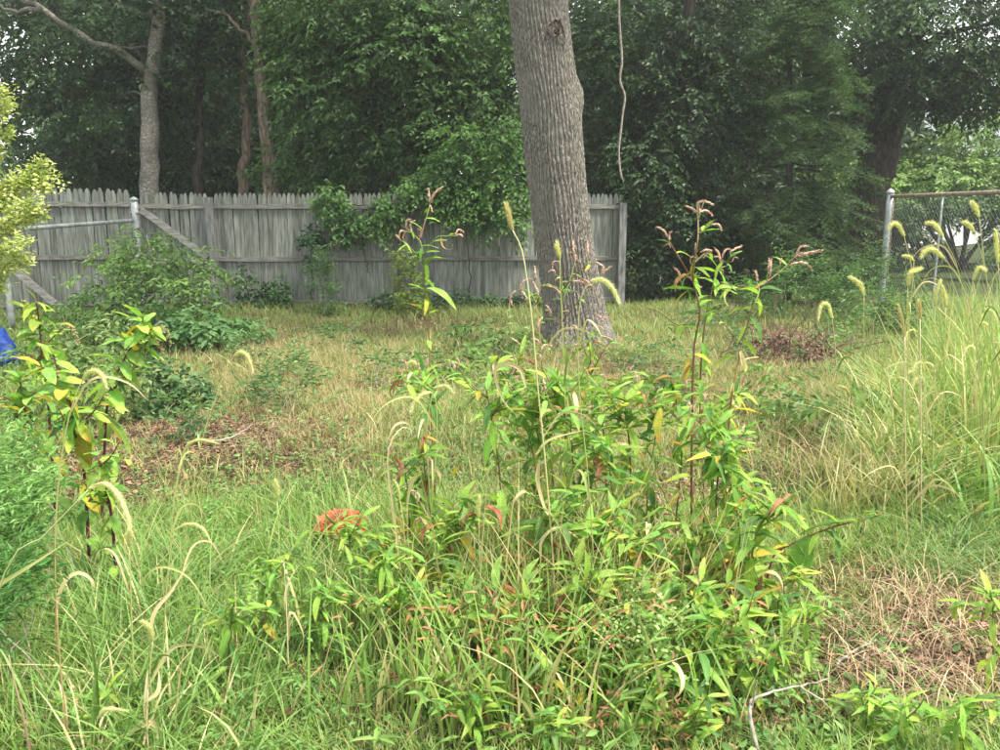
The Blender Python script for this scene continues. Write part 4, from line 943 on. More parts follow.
def smartweed(label, Y, stem, branches=(), spikes=(), nleaf=18, zone=(.15, .9), Lr=(.09, .16), cat="weed", name="smartweed", stemcol=((.17, .05, .04), (.18, .24, .07)), r=.0045, low_dead=.35, extra=(), group=None, branch_leaves=3, pal=PAL_MAIN):
    """stem: pixel points from the ground up; the first gives only its column"""
    b_ = ground_x(stem[0][0], Y)
    W = [tuple(b_)] + [tuple(at(a, c, Y + (random.uniform(-.06, .06) if i > 0 else 0))) for i, (a, c) in enumerate(stem[1:])]
    t_ = empty(name, b_, label, cat, group)
    q = smooth_path(W, 40)
    link("stem", stem_mesh([(rel(b_, W), r, r * .45)], *stemcol), t_)
    bq = []
    for br in branches:
        jx = at(br[0][0], br[0][1], Y); i = int(np.argmin(np.linalg.norm(q - np.array(jx), axis=1))); j0 = q[i]
        dy = random.uniform(-.18, .18); bw = [tuple(j0)] + [tuple(at(a, c, float(j0[1]) + dy * (k + 1) / len(br))) for k, (a, c) in enumerate(br[1:])]
        link("branch", stem_mesh([(rel(b_, bw), r * .6, r * .3)], stemcol[1] if random.random() < .5 else stemcol[0], stemcol[1], "branch"), t_)
        bq.append(smooth_path(bw, 16))
    ph = random.random() * 6.28
    for k in range(nleaf):
        f = zone[0] + (zone[1] - zone[0]) * (k + random.random() * .7) / nleaf
        p_, tg = path_at(q, f); ph += 2.4 + random.uniform(-.4, .4)
        d = Vector((math.cos(ph), math.sin(ph) * .7, random.uniform(-1.6, 1.0)))
        f2 = (f - zone[0]) / (zone[1] - zone[0])
        mt, shp, _ = pick(PAL_LOW if f2 < low_dead and random.random() < .6 else pal)
        l = random.uniform(*Lr) * (1.0 - .25 * f2) * (.8 if shp == 'curl' else 1)
        put_leaf(t_, b_, p_, d, l, shp, mt, random.uniform(-.5, .5))
    for bb in bq:
        for k in range(branch_leaves):
            f = .15 + .75 * (k + random.random() * .6) / max(1, branch_leaves); p_, tg = path_at(bb, f); ph += 2.6
            d = Vector(tg).normalized() * .7 + Vector((math.cos(ph), math.sin(ph) * .7, random.uniform(-1.0, .3))) * .9
            mt, shp, _ = pick(pal); put_leaf(t_, b_, p_, d, random.uniform(*Lr) * .65, shp, mt, random.uniform(-.5, .5))
    allq = np.concatenate([q] + bq)
    for (x0, y0), (x1, y1) in spikes:
        c0 = at(x0, y0, Y); Yj = float(allq[int(np.argmin(np.linalg.norm(allq - np.array(c0), axis=1)))][1])
        p0 = at(x0, y0, Yj); i = int(np.argmin(np.linalg.norm(allq - np.array(p0), axis=1)))
        gap = np.linalg.norm(allq[i] - np.array(p0))
        if gap > .012: link("flower_stalk", stem_mesh([(rel(b_, [tuple(allq[max(0, i - 1)]), tuple(p0)]), .0018, .0014)], stemcol[1], (.3, .25, .1), "flower_stalk"), t_)
        put_spike(t_, b_, p0, at(x1, y1, Yj + random.uniform(-.02, .02)))
    for (x0, y0, x1, y1, shp, mt) in extra:
        c0 = at(x0, y0, Y); Yj = float(allq[int(np.argmin(np.linalg.norm(allq - np.array(c0), axis=1)))][1])
        p0 = at(x0, y0, Yj); p1 = at(x1, y1, Yj - .03); put_leaf(t_, b_, p0, p1 - p0, (p1 - p0).length * 1.05, shp, mt, random.uniform(-.4, .4))
    return t_
G = 'lf_green'; LM = 'lf_lime'; YL = 'lf_yellow'
# tall left stalk with pale pink tips
smartweed("tall smartweed stalk topped by pink tips before the fence's middle post", 3.6, [(438, 0), (432, 440), (429, 330), (425, 290), (423, 255), (420, 240)],
          branches=[[(420, 240), (424, 225), (428, 212), (430, 203)], [(421, 245), (412, 232), (406, 228)], [(423, 250), (436, 238), (448, 236), (455, 235)], [(424, 255), (408, 245), (400, 240)]],
          spikes=[((430, 203), (428, 188)), ((430, 203), (444, 188)), ((430, 205), (432, 213)), ((412, 232), (415, 220)), ((406, 228), (411, 219)), ((406, 232), (399, 236)), ((420, 240), (418, 228)), ((455, 235), (464, 232)), ((455, 236), (463, 239)), ((400, 240), (395, 236)), ((420, 262), (412, 257))],
          nleaf=22, zone=(.25, .93), Lr=(.07, .13), extra=[(427, 290, 407, 284, 'lance', G), (427, 288, 460, 303, 'lance', G), (424, 262, 445, 252, 'lance', G), (428, 316, 440, 308, 'lance', G), (427, 308, 414, 300, 'lance', 'lf_deep'), (424, 250, 410, 255, 'narrow', G)], stemcol=((.25, .07, .06), (.2, .3, .08)))
smartweed("smartweed with arching tan pink tassels left of the trunk foot", 3.4, [(560, 0), (552, 470), (545, 400), (540, 340), (536, 300)],
          branches=[[(536, 300), (530, 292), (517, 290)], [(537, 300), (545, 285), (556, 288)]],
          spikes=[((517, 290), (512, 306)), ((520, 289), (533, 279)), ((533, 281), (540, 300)), ((536, 279), (534, 266)), ((548, 286), (560, 296)), ((522, 291), (526, 306)), ((538, 330), (544, 318)), ((541, 345), (530, 340)), ((520, 345), (510, 338)), ((540, 352), (552, 346))], nleaf=10, zone=(.2, .75), stemcol=((.2, .06, .05), (.26, .2, .09)))
smartweed("slender smartweed with pink spikes against the trunk's bark", 3.5, [(572, 0), (567, 480), (566, 400), (563, 340), (562, 290), (560, 262)],
          branches=[[(562, 300), (570, 280), (575, 262)], [(563, 320), (580, 300), (592, 288)], [(563, 330), (552, 315), (546, 305)], [(562, 290), (580, 270), (596, 262)]],
          spikes=[((575, 262), (573, 240)), ((575, 262), (569, 252)), ((592, 288), (580, 280)), ((592, 288), (570, 283)), ((596, 262), (602, 275)), ((596, 262), (604, 268)), ((588, 254), (587, 242)), ((560, 262), (552, 268)), ((546, 305), (549, 318)), ((600, 276), (612, 266)), ((556, 275), (548, 272))],
          nleaf=14, zone=(.3, .9), Lr=(.05, .1))
smartweed("smartweed with white and pink spikes low at the trunk's foot", 3.7, [(600, 0), (594, 470), (592, 400), (590, 350), (588, 335)],
          branches=[[(590, 350), (596, 335), (602, 322)], [(591, 360), (582, 345), (578, 332)], [(592, 372), (604, 350), (612, 340)]],
          spikes=[((602, 322), (595, 316)), ((602, 322), (608, 318)), ((604, 330), (592, 329)), ((578, 332), (570, 326)), ((612, 340), (600, 336)), ((582, 345), (572, 349)), ((602, 345), (594, 341)), ((610, 352), (602, 362))], nleaf=16, zone=(.25, .95))
# the tall right hand group
smartweed("tallest smartweed with red stem and curled pink tips, right of trunk", 3.3, [(697, 0), (692, 520), (692, 430), (694, 350), (700, 312), (693, 280), (695, 258), (698, 238), (698, 216)],
          branches=[[(693, 282), (683, 264), (672, 246), (668, 238)], [(698, 240), (703, 231), (710, 225)], [(700, 312), (680, 325), (660, 312), (640, 305)], [(696, 262), (704, 254), (712, 250)], [(694, 286), (686, 290), (680, 280)]],
          spikes=[((698, 212), (705, 200)), ((704, 201), (714, 206)), ((697, 212), (685, 206)), ((698, 213), (713, 216)), ((710, 225), (722, 231)), ((668, 238), (655, 228)), ((670, 240), (672, 231)), ((671, 248), (664, 246)), ((696, 254), (695, 243)), ((712, 250), (703, 259)), ((712, 251), (700, 254)), ((680, 280), (672, 268)), ((693, 280), (686, 276)), ((690, 262), (697, 258)), ((694, 285), (702, 288)), ((700, 213), (696, 203))],
          nleaf=20, zone=(.15, .75), Lr=(.09, .16), stemcol=((.17, .05, .04), (.2, .17, .07)), r=.0055, extra=[(694, 280, 696, 268, 'lance', G), (693, 278, 702, 274, 'lance', LM), (692, 420, 676, 445, 'lance', G), (692, 390, 672, 420, 'lance', 'lf_deep'), (693, 400, 722, 415, 'lance', G)])
smartweed("forked smartweed leaning right whose longest arm ends in pink tassels", 3.5, [(722, 0), (725, 480), (730, 411), (735, 380), (742, 343), (752, 310), (759, 292), (757, 282)],
          branches=[[(742, 343), (722, 322), (710, 310)], [(757, 284), (772, 278), (786, 266), (796, 255)], [(759, 290), (740, 286), (726, 290)]],
          spikes=[((796, 255), (809, 246)), ((797, 256), (823, 251)), ((794, 258), (808, 256)), ((790, 265), (812, 269)), ((757, 282), (755, 270)), ((757, 286), (752, 290)), ((768, 270), (768, 258)), ((770, 276), (772, 258)), ((780, 264), (782, 258)), ((726, 290), (721, 282))],
          nleaf=15, zone=(.3, .9), extra=[(728, 410, 738, 402, 'broad', LM), (730, 411, 762, 406, 'lance', YL), (720, 300, 735, 282, 'lance', LM)], stemcol=((.3, .1, .08), (.22, .28, .08)))
smartweed("upright smartweed between the tallest one and the forked one", 3.4, [(704, 0), (704, 500), (700, 400), (704, 330), (712, 290), (718, 268), (722, 258)],
          branches=[[(718, 268), (726, 262), (732, 255)], [(712, 290), (722, 284), (734, 286)]],
          spikes=[((722, 258), (714, 257)), ((722, 258), (731, 249)), ((730, 252), (743, 246)), ((732, 262), (738, 258)), ((719, 270), (722, 276)), ((720, 262), (712, 248))], nleaf=20, zone=(.2, .85), Lr=(.08, .15),
          extra=[(722, 284, 734, 284, 'lance', LM), (722, 290, 738, 292, 'lance', G)])
smartweed("smartweed arching right to broad leaves over the flattened grass", 3.0, [(760, 0), (772, 560), (790, 545), (830, 528), (862, 520), (882, 514)], nleaf=10, zone=(.25, .98), Lr=(.09, .15), low_dead=.1,
          extra=[(800, 535, 862, 512, 'lance', G), (820, 530, 852, 545, 'lance', G), (810, 535, 798, 588, 'broad', G), (830, 526, 845, 565, 'lance', 'lf_deep'), (790, 545, 770, 548, 'lance', YL), (862, 520, 890, 512, 'lance', 'lf_deep'), (782, 548, 808, 575, 'broad', LM), (840, 525, 815, 505, 'lance', LM)], stemcol=((.2, .05, .05), (.28, .1, .06)))
# the leafy middle, one plant after another
mid = [
 ("smartweed with yellow orange leaf tip, left front of the tangle", 3.3, [(430, 0), (428, 560), (425, 480), (424, 430), (438, 380)], 20, [(422, 436, 440, 440, 'lance', 'lf_orange'), (424, 470, 428, 500, 'curl', 'lf_brown'), (452, 478, 458, 462, 'lance', YL)]),
 ("leafy smartweed with drooping green leaves beneath the tan grass loop", 3.1, [(500, 0), (502, 560), (500, 480), (492, 420), (485, 385)], 26, []),
 ("dense dark leaved smartweed in the middle of the tangle", 3.0, [(585, 0), (580, 580), (575, 500), (572, 450), (570, 410)], 28, [(590, 465, 582, 500, 'broad', 'lf_deep'), (600, 440, 618, 470, 'broad', 'lf_deep')]),
 ("smartweed with a big light leaf pointing left, centre top", 3.4, [(545, 0), (540, 500), (530, 440), (515, 400), (505, 370)], 20, [(470, 372, 445, 352, 'lance', LM)]),
 ("smartweed with orange yellow leaf right of centre", 3.2, [(650, 0), (645, 560), (648, 490), (655, 440), (662, 400)], 24, [(668, 442, 690, 446, 'broad', 'lf_orange'), (640, 420, 685, 414, 'lance', LM), (634, 425, 662, 418, 'lance', G)]),
 ("smartweed full of broad green leaves right of centre", 3.1, [(712, 0), (718, 560), (716, 500), (722, 450), (728, 430)], 26, [(716, 455, 708, 490, 'broad', 'lf_deep'), (726, 440, 732, 480, 'broad', 'lf_deep'), (720, 560, 768, 562, 'lance', LM)]),
 ("smartweed with dark hanging leaves on the right flank", 3.0, [(745, 0), (742, 570), (738, 520), (730, 480), (715, 455)], 22, [(738, 560, 772, 556, 'broad', LM), (742, 590, 735, 640, 'broad', G)]),
 ("lower right smartweed with brown crumpled leaf hanging", 2.8, [(760, 0), (758, 600), (752, 560), (758, 530), (775, 505)], 18, [(762, 575, 760, 605, 'curl', 'lf_brown'), (778, 590, 776, 608, 'curl', 'lf_brown')]),
 ("smartweed with bare red stem and one yellow hanging leaf", 2.7, [(428, 0), (430, 700), (427, 640), (425, 600), (426, 560)], 10, [(424, 626, 408, 678, 'lance', YL), (430, 640, 455, 655, 'lance', 'lf_orange'), (426, 600, 412, 622, 'lance', LM)]),
 ("short stout smartweed before the centre with a vertical lime leaf", 2.6, [(598, 0), (592, 680), (590, 640), (588, 600), (592, 570)], 18, [(588, 632, 603, 660, 'lance', G), (585, 550, 588, 590, 'lance', LM)]),
 ("smartweed with two pale yellow leaves low in the centre", 2.5, [(640, 0), (640, 690), (638, 640), (634, 600)], 18, [(610, 618, 598, 665, 'lance', LM), (628, 634, 640, 660, 'lance', LM), (636, 700, 655, 690, 'broad', YL), (610, 662, 645, 662, 'lance', YL)]),
 ("smartweed with one fallen cream leaf, front centre", 2.55, [(556, 0), (555, 690), (552, 650), (548, 600)], 18, [(555, 634, 578, 624, 'lance', 'lf_orange')]),
 ("reddish stemmed smartweed with withered leaves, front centre left", 2.6, [(508, 0), (512, 690), (510, 640), (498, 590)], 18, [(488, 620, 486, 656, 'lance', LM), (505, 625, 513, 650, 'curl', 'lf_red')]),
 ("leafy smartweed leaning left behind the bare red stem", 2.9, [(470, 0), (466, 600), (458, 540), (452, 500)], 22, [(452, 540, 448, 575, 'curl', 'lf_red')]),
 ("smartweed with rounded leaves, front right", 2.6, [(700, 0), (705, 660), (710, 620), (700, 580)], 20, [(690, 590, 704, 600, 'broad', YL), (712, 590, 715, 640, 'broad', G), (672, 625, 690, 610, 'lance', YL)]),
 ("small smartweed with withered pinkish stems, bottom centre", 2.35, [(660, 0), (655, 730), (650, 700), (645, 680)], 14, [(636, 695, 662, 704, 'lance', YL)]),
 ("smartweed just right of the centre with reddish stems crossing", 2.9, [(620, 0), (618, 600), (625, 540), (612, 490), (608, 440)], 24, []),
 ("thin smartweed with tiny spikes between centre plants", 3.3, [(520, 0), (524, 520), (528, 450), (538, 400)], 16, []),
 ("leafy smartweed standing right behind the orange leaf", 3.5, [(676, 0), (676, 520), (682, 450), (676, 400), (670, 378)], 20, []),
 ("short smartweed at the lower right edge of the tangle", 2.5, [(740, 0), (738, 680), (735, 650), (730, 610)], 18, [(722, 640, 748, 630, 'lance', G), (728, 690, 742, 660, 'lance', LM)]),
]
more = [("slim leafy smartweed at the far left of the tangle", 3.2, 405, 470), ("smartweed whose top stands just under the bold bright foxtail", 3.3, 560, 375), ("smartweed between the tan grass loop and the trunk", 3.4, 535, 395), ("lime tipped smartweed in the gap left of the tallest red stem", 3.2, 625, 395),
 ("short leafy smartweed behind the crumpled bag's right side", 3.0, 450, 530), ("bushy smartweed in the very middle of the tangle", 2.9, 545, 500), ("smartweed leaning over the tan grass arch", 2.8, 590, 520), ("pale leaved smartweed right of the tan grass arch", 2.8, 630, 530),
 ("smartweed hiding the foot of the tallest red stem", 2.95, 690, 520), ("broad smartweed left of the arching right arm", 2.85, 775, 580), ("low leafy smartweed in front of the bag's right", 2.6, 440, 610), ("knee high smartweed at front centre, left of the cream leaf", 2.5, 520, 630),
 ("knee high smartweed at front centre, right of the cream leaf", 2.5, 600, 640), ("knee high smartweed near the forked twig", 2.45, 700, 650), ("withered topped smartweed in the front row", 2.4, 570, 670), ("small leafy smartweed under the yellow hanging leaf", 2.35, 420, 690),
 ("smartweed on the left slope of the tangle by a slim foxtail", 3.0, 395, 540), ("smartweed in the gap between orange leaf and right arm", 3.1, 745, 480), ("thin leaved smartweed behind the centre plants", 3.6, 600, 385), ("thin leaved smartweed right behind the tallest red stem", 3.7, 720, 400)]
for lb, Y, px_, py_ in more: mid.append((lb, Y, [(px_ + 8, 0), (px_ + 5, py_ + 60), (px_ + random.uniform(-6, 6), py_ + 25), (px_, py_)], 14, []))
for lb, Y, st, nl, ex in mid:
    sp_l = []
    tx, ty = st[-1]
    br = []
    for k in range(5):
        sx = random.choice((-1, 1)) * random.uniform(14, 38); f_ = random.uniform(.0, .85); jx = st[-2][0] * (1 - f_) + tx * f_; jy = st[-2][1] * (1 - f_) + ty * f_
        br.append([(jx, jy), (jx + sx * .6, jy - random.uniform(5, 18)), (jx + sx, jy - random.uniform(15, 35))])
        if random.random() < .55 and Y > 2.9: sp_l.append(((jx + sx, br[-1][-1][1]), (jx + sx * 1.15, br[-1][-1][1] - random.uniform(6, 14))))
    smartweed(lb, Y, st, branches=br, spikes=sp_l, nleaf=nl + 16, zone=(.1, 1.0), Lr=(.1, .2), extra=ex, stemcol=((.16, .06, .04), (.16, .2, .06)) if random.random() < .7 else ((.12, .18, .05), (.18, .27, .07)), branch_leaves=6)
# fresh low lance-leaved weeds
low = [("bright lance leaved weed in front of the orange red bag", 2.75, 345, 520, 26), ("bright lance leaved weed left of the one by the bag", 2.7, 270, 560, 20), ("spreading fresh weed below the bag, centre left", 2.6, 320, 585, 26),
       ("fresh green weed right below the orange red bag", 2.7, 385, 555, 24), ("small fresh weed at the left side of the grass patch", 2.45, 235, 600, 16), ("fresh weed tucked left of the bare red stem", 2.6, 400, 585, 22),
       ("lance leaved weed cut by the right picture edge", 2.5, 990, 590, 18), ("bright lance leaved weed in the bottom right corner", 2.1, 960, 700, 22), ("bright weed left of the one in the bottom right corner", 2.15, 905, 705, 20),
       ("low weed on the bare soil edge, bottom right", 2.25, 860, 690, 14), ("bushy low weed at the bottom, just left of centre", 2.2, 470, 690, 20), ("bushy low weed at the bottom centre", 2.15, 540, 715, 22),
       ("bushy low weed at the bottom, right of centre", 2.2, 690, 700, 22), ("low leafy weed beside the twig", 2.4, 780, 640, 18), ("lone dark stemmed weed near the bottom left corner", 2.2, 95, 690, 10),
       ("small broad weed in front of the smartweed's right flank", 2.55, 800, 600, 16)]
for lb, Y, px_, py_, nl in low:
    dx = random.uniform(-12, 12)
    smartweed(lb, Y, [(px_ + dx, 0), (px_ + dx * .5, py_ + 25), (px_, py_)], branches=[[(px_, py_ + 25), (px_ + 22, py_ + 12), (px_ + 40, py_ + 5)], [(px_, py_ + 28), (px_ - 22, py_ + 14), (px_ - 42, py_ + 8)], [(px_, py_ + 18), (px_ + 12, py_ + 4), (px_ + 20, py_ - 8)]],
              nleaf=nl, zone=(.2, 1.0), Lr=(.075, .13), name="lance_leaved_weed", low_dead=.05, branch_leaves=7, pal=PAL_FRESH, stemcol=((.14, .1, .05), (.16, .24, .07)), r=.004)

# ---- pokeweeds on the left
PP = [('lf_lime', 'broad', 6), ('lf_green', 'broad', 4), ('lf_yellow', 'broad', 1.2), ('lf_deep', 'broad', 1)]
PC = ((.13, .02, .05), (.2, .05, .06))
def pokeweed(label, Y, stem, branches, nleaf, extra=(), pal=PP, Lr=(.1, .17)):
    t_ = smartweed(label, Y, stem, branches=branches, nleaf=nleaf + 24, zone=(.02, 1), Lr=Lr, name="pokeweed", cat="pokeweed", stemcol=PC, r=.0065, low_dead=0, pal=pal, extra=extra, branch_leaves=5)
    b_ = t_.location
    for br in branches[:2]:      # drooping strings of green berries
        a, c = br[-1]; p0 = at(a, c, Y); mb = MB()
        q = smooth_path(rel(b_, [tuple(p0), tuple(at(a + 6, c + 6, Y)), tuple(at(a + 11, c + 20, Y))]), 14); V, T, Q = tube(q, .0018, 4); mb.add(V, T=T, Q=Q, c=(.3, .05, .1))
        for k in range(1, 14):
            for j in range(3):
                o_ = q[k] + rng.normal(0, .006, 3); s_ = .0045; mb.add(np.array([[1, 0, 0], [0, 1, 0], [-1, 0, 0], [0, -1, 0], [0, 0, 1], [0, 0, -1]]) * s_ + o_, T=[[0, 1, 4], [1, 2, 4], [2, 3, 4], [3, 0, 4], [1, 0, 5], [2, 1, 5], [3, 2, 5], [0, 3, 5]], c=(.3, .33, .12))
        link("berry_raceme", mb.mesh("berry_raceme", M['stem_attr']), t_)
pokeweed("pokeweed with crown of yellow green leaves on magenta stems", 3.9, [(100, 0), (106, 420), (112, 385), (128, 352), (140, 330), (143, 318)], [[(128, 352), (142, 348), (152, 335)], [(135, 338), (150, 330), (160, 325)], [(112, 385), (130, 372), (146, 360)]], 20,
         [(132, 320, 112, 309, 'lance', LM), (132, 340, 95, 339, 'lance', G), (136, 335, 158, 328, 'broad', YL), (130, 330, 140, 345, 'broad', YL), (112, 370, 133, 386, 'broad', YL), (135, 345, 168, 356, 'broad', G), (112, 372, 100, 362, 'broad', G), (140, 318, 150, 312, 'lance', LM), (143, 325, 128, 310, 'lance', LM)])
pokeweed("magenta stemmed pokeweed with large hanging leaves, lower left", 3.3, [(90, 0), (84, 470), (76, 420), (62, 385), (52, 350)], [[(76, 420), (95, 410), (104, 395)], [(62, 385), (48, 370), (36, 365)], [(80, 440), (68, 425), (58, 408)]], 16,
         [(72, 408, 58, 440, 'broad', G), (85, 430, 90, 470, 'broad', YL), (96, 412, 142, 447, 'lance', G), (80, 400, 60, 395, 'broad', YL), (96, 395, 118, 402, 'broad', LM), (78, 418, 44, 435, 'broad', 'lf_deep'), (92, 405, 128, 403, 'lance', LM)])
pokeweed("pokeweed with lime leaves beside the blue tarp", 4.0, [(55, 0), (48, 400), (42, 360), (40, 330), (36, 300)], [[(42, 350), (55, 335), (68, 325)], [(40, 330), (28, 315), (22, 300)], [(44, 365), (30, 355), (12, 350)]], 22, [(40, 330, 18, 325, 'lance', G), (55, 325, 75, 322, 'lance', YL), (36, 300, 28, 288, 'lance', LM), (36, 302, 48, 308, 'lance', LM)])
pokeweed("bushy young pokeweed in front of the magenta stemmed one", 3.1, [(118, 0), (112, 520), (104, 485), (98, 455)], [[(104, 485), (122, 474), (134, 462)], [(108, 500), (92, 490), (80, 480)], [(100, 470), (112, 455), (120, 440)]], 14, pal=[('lf_green', 'broad', 6), ('lf_lime', 'broad', 4), ('lf_yellow', 'broad', .7)], Lr=(.07, .13))
pokeweed("darker pokeweed low between the other two", 3.6, [(30, 0), (28, 440), (22, 400), (20, 375)], [[(22, 400), (36, 392), (48, 388)], [(24, 410), (10, 400), (-2, 395)]], 18, [(40, 395, 52, 400, 'broad', YL)], pal=[('lf_green', 'broad', 5), ('lf_deep', 'broad', 4), ('lf_yellow', 'broad', 1)])

# ---- foxtails
def seed_head(path_w, rad, name="seed_head", dry=False):
    n = 16; q = smooth_path(path_w, n); f = np.linspace(0, 1, n); prof = np.sin(np.pi * np.clip(f * .86 + .12, 0, 1)) ** .45
    ca, cb = ((.5, .52, .25), (.68, .66, .4)) if not dry else ((.42, .34, .18), (.6, .5, .3))
    mb = MB(); V, T, Q = tube(q, rad * .52 * prof, 7); mb.add(V + rng.normal(0, rad * .06, V.shape), T=T, Q=Q, c=mixc(ca, cb, rng.random(len(V)) * .6))
    Tg, Nn, B = frames(q); m = 320; g_ = rng.random(m) * (n - 1.001); i = g_.astype(int); fr = (g_ - i)[:, None]
    c = q[i] * (1 - fr) + q[i + 1] * fr; a = rng.random(m) * 6.283
    out = np.cos(a)[:, None] * Nn[i] + np.sin(a)[:, None] * B[i]; pr = prof[i][:, None]
    p0 = c + out * rad * .42 * pr; tip = c + out * rad * (1.0 + .3 * rng.random((m, 1))) * pr + Tg[i] * rad * .8
    sd_ = np.cross(out, Tg[i]); w_ = rad * .055
    V = np.stack([p0 - sd_ * w_, p0 + sd_ * w_, tip], 1).reshape(-1, 3); mb.add(V, T=np.arange(m * 3).reshape(-1, 3), c=np.repeat(mixc(cb, (.7, .7, .45), rng.random(m)), 3, axis=0))
    return mb.mesh(name, M['head'], smooth=False)
def ribbon(P, w, c0, c1, name="blade", fold=.25):
    n = 14; q = smooth_path(P, n); Tg, Nn, B = frames(q); f = np.linspace(0, 1, n)
    ww = w * (1 - f ** 2.5) * (.45 + .55 * np.minimum(1, f * 5)); ww[-1] = w * .03; a = f * random.uniform(-1.6, 1.6) + random.uniform(-.8, .8)
    s = np.cos(a)[:, None] * B + np.sin(a)[:, None] * Nn; u_ = np.cross(Tg, s)
    V = np.stack([q - s * ww[:, None] / 2 + u_ * ww[:, None] * fold, q, q + s * ww[:, None] / 2 + u_ * ww[:, None] * fold], 1).reshape(-1, 3)
    Q = [[3 * i + j, 3 * i + 1 + j, 3 * i + 4 + j, 3 * i + 3 + j] for i in range(n - 1) for j in range(2)]
    mb = MB(); mb.add(V, Q=Q, c=mixc(c0, c1, np.repeat(f, 3))); return mb.mesh(name, M['grass'])
GRN = ((.1, .2, .04), (.17, .27, .06)); STRAW = ((.5, .42, .23), (.68, .6, .4)); PALE = ((.28, .34, .1), (.45, .46, .2))
def foxtail(label, Y, stem, head, rad_px=4.5, leaves=(), auto=2, dry=False, cat="foxtail grass", name="foxtail", stem_r=.0018, scol=None):
    """stem: pixels ground -> head base (first column only); head: pixels"""
    b_ = ground_x(stem[0][0], Y); W = [tuple(b_)] + [tuple(at(a, c, Y)) for a, c in stem[1:]]
    hd = [tuple(at(a, c, Y - .01 * i)) for i, (a, c) in enumerate(head)] if head else []
    if hd: W.append(hd[0])
    t_ = empty(name, b_, label, cat)
    sc_ = scol or (PALE if not dry else STRAW)
    link("stem", stem_mesh([(rel(b_, W), stem_r * 1.3, stem_r * (.8 if head else .25))], sc_[0], sc_[1]), t_)
    if hd: link("seed_head", seed_head(rel(b_, hd), rad_px * .85 / F * Y, dry=dry), t_)
    q = smooth_path(W, 30)
    for pth, w_, cc in leaves:
        link("blade", ribbon(rel(b_, [tuple(at(a, c, Y + .015 * i)) for i, (a, c) in enumerate(pth)]), w_, *cc), t_)
    for k in range(auto):
        p_, tg = path_at(q, random.uniform(.12, .7)); an = random.random() * 6.28; l = random.uniform(.14, .26); d = np.array([math.cos(an), math.sin(an) * .7, 0])
        P = [p_, p_ + d * l * .35 + [0, 0, l * .5], p_ + d * l * .8 + [0, 0, l * .45], p_ + d * l * 1.1 + [0, 0, random.uniform(-.1, .3) * l]]
        cc = random.choice((GRN, GRN, PALE, STRAW) if not dry else (STRAW, STRAW, PALE)); link("blade", ribbon(rel(b_, P), random.uniform(.006, .011), *cc), t_)
    return t_
foxtail("tallest foxtail, a tan stalk standing left of the big trunk", 2.7, [(556, 0), (553, 560), (545, 460), (538, 390), (532, 320), (523, 255)], [(512, 229), (509, 215), (506, 203)], 4.8,
        leaves=[([(526, 388), (521, 370), (508, 363), (496, 368), (496, 380), (503, 400), (516, 415)], .014, STRAW), ([(536, 455), (550, 440), (585, 430)], .012, PALE), ([(540, 460), (537, 480), (545, 510), (552, 515)], .016, STRAW)], dry=True, scol=((.5, .42, .2), (.6, .6, .3)), stem_r=.0026)
foxtail("upright foxtail with short yellow head before the trunk", 3.1, [(575, 0), (570, 480), (565, 400), (562, 320), (560, 280)], [(560, 258), (558, 250), (557, 242)], 4.5)
foxtail("bold bright foxtail arching right across the trunk's right side", 2.7, [(598, 0), (590, 500), (580, 400), (578, 330), (582, 295)], [(591, 281), (602, 280), (612, 288), (619, 303)], 5.2, stem_r=.0018)
foxtail("foxtail bowing left above the tangle, left of centre", 3.0, [(425, 0), (432, 500), (437, 440), (436, 402)], [(431, 392), (422, 395), (414, 403), (411, 412)], 4.5)
foxtail("foxtail beside it bowing right", 3.1, [(440, 0), (430, 500), (427, 430), (432, 395)], [(434, 388), (446, 386), (454, 394)], 4)
foxtail("pale foxtail bowing above the dry grass, left of centre", 3.4, [(370, 0), (386, 430), (393, 395), (400, 375)], [(406, 364), (414, 362), (421, 372)], 3.6)
foxtail("foxtail on a long slanting green stem in left middle", 2.9, [(175, 0), (182, 560), (200, 450), (215, 400), (226, 370)], [(234, 356), (241, 352), (248, 357), (253, 372)], 4)
foxtail("arched foxtail in front of the pokeweed leaves", 2.6, [(58, 0), (55, 560), (58, 490), (66, 430), (76, 395)], [(83, 380), (91, 371), (101, 374), (107, 388)], 5, leaves=[([(56, 640), (58, 600), (68, 578), (82, 573), (94, 585), (86, 600), (62, 620)], .014, STRAW)], auto=1, scol=((.4, .3, .14), (.4, .48, .18)), stem_r=.002)
foxtail("largest fuzzy foxtail in the lower left, bending down", 1.85, [(-70, 0), (0, 585), (45, 535)], [(90, 488), (106, 484), (119, 497), (127, 515), (130, 525)], 6.4, leaves=[([(-40, 610), (-10, 590), (30, 566), (70, 540)], .012, PALE)], auto=0, scol=((.35, .36, .14), (.45, .5, .22)))
foxtail("tiny oval foxtail head right under the largest fuzzy one", 2.3, [(135, 0), (131, 600)], [(129, 546), (129, 538), (130, 529)], 5, auto=2)
foxtail("small foxtail with nodding head near the lower left", 2.15, [(156, 0), (152, 700), (150, 670)], [(153, 640), (150, 628), (142, 621)], 5, auto=2, leaves=[([(150, 640), (155, 612), (172, 590), (190, 560)], .012, STRAW)])
foxtail("little foxtail hook at the far left, mid height", 3.0, [(30, 0), (36, 540)], [(35, 502), (39, 492), (46, 495)], 3, auto=1)
foxtail("foxtail arch left of the long slanting stem", 2.8, [(165, 0), (172, 520)], [(182, 456), (190, 443), (202, 440), (216, 443)], 3.4, auto=2)
foxtail("low arched foxtail in the left grass", 2.5, [(160, 0), (168, 570)], [(175, 530), (188, 524), (202, 528), (211, 542)], 3.5, auto=2)
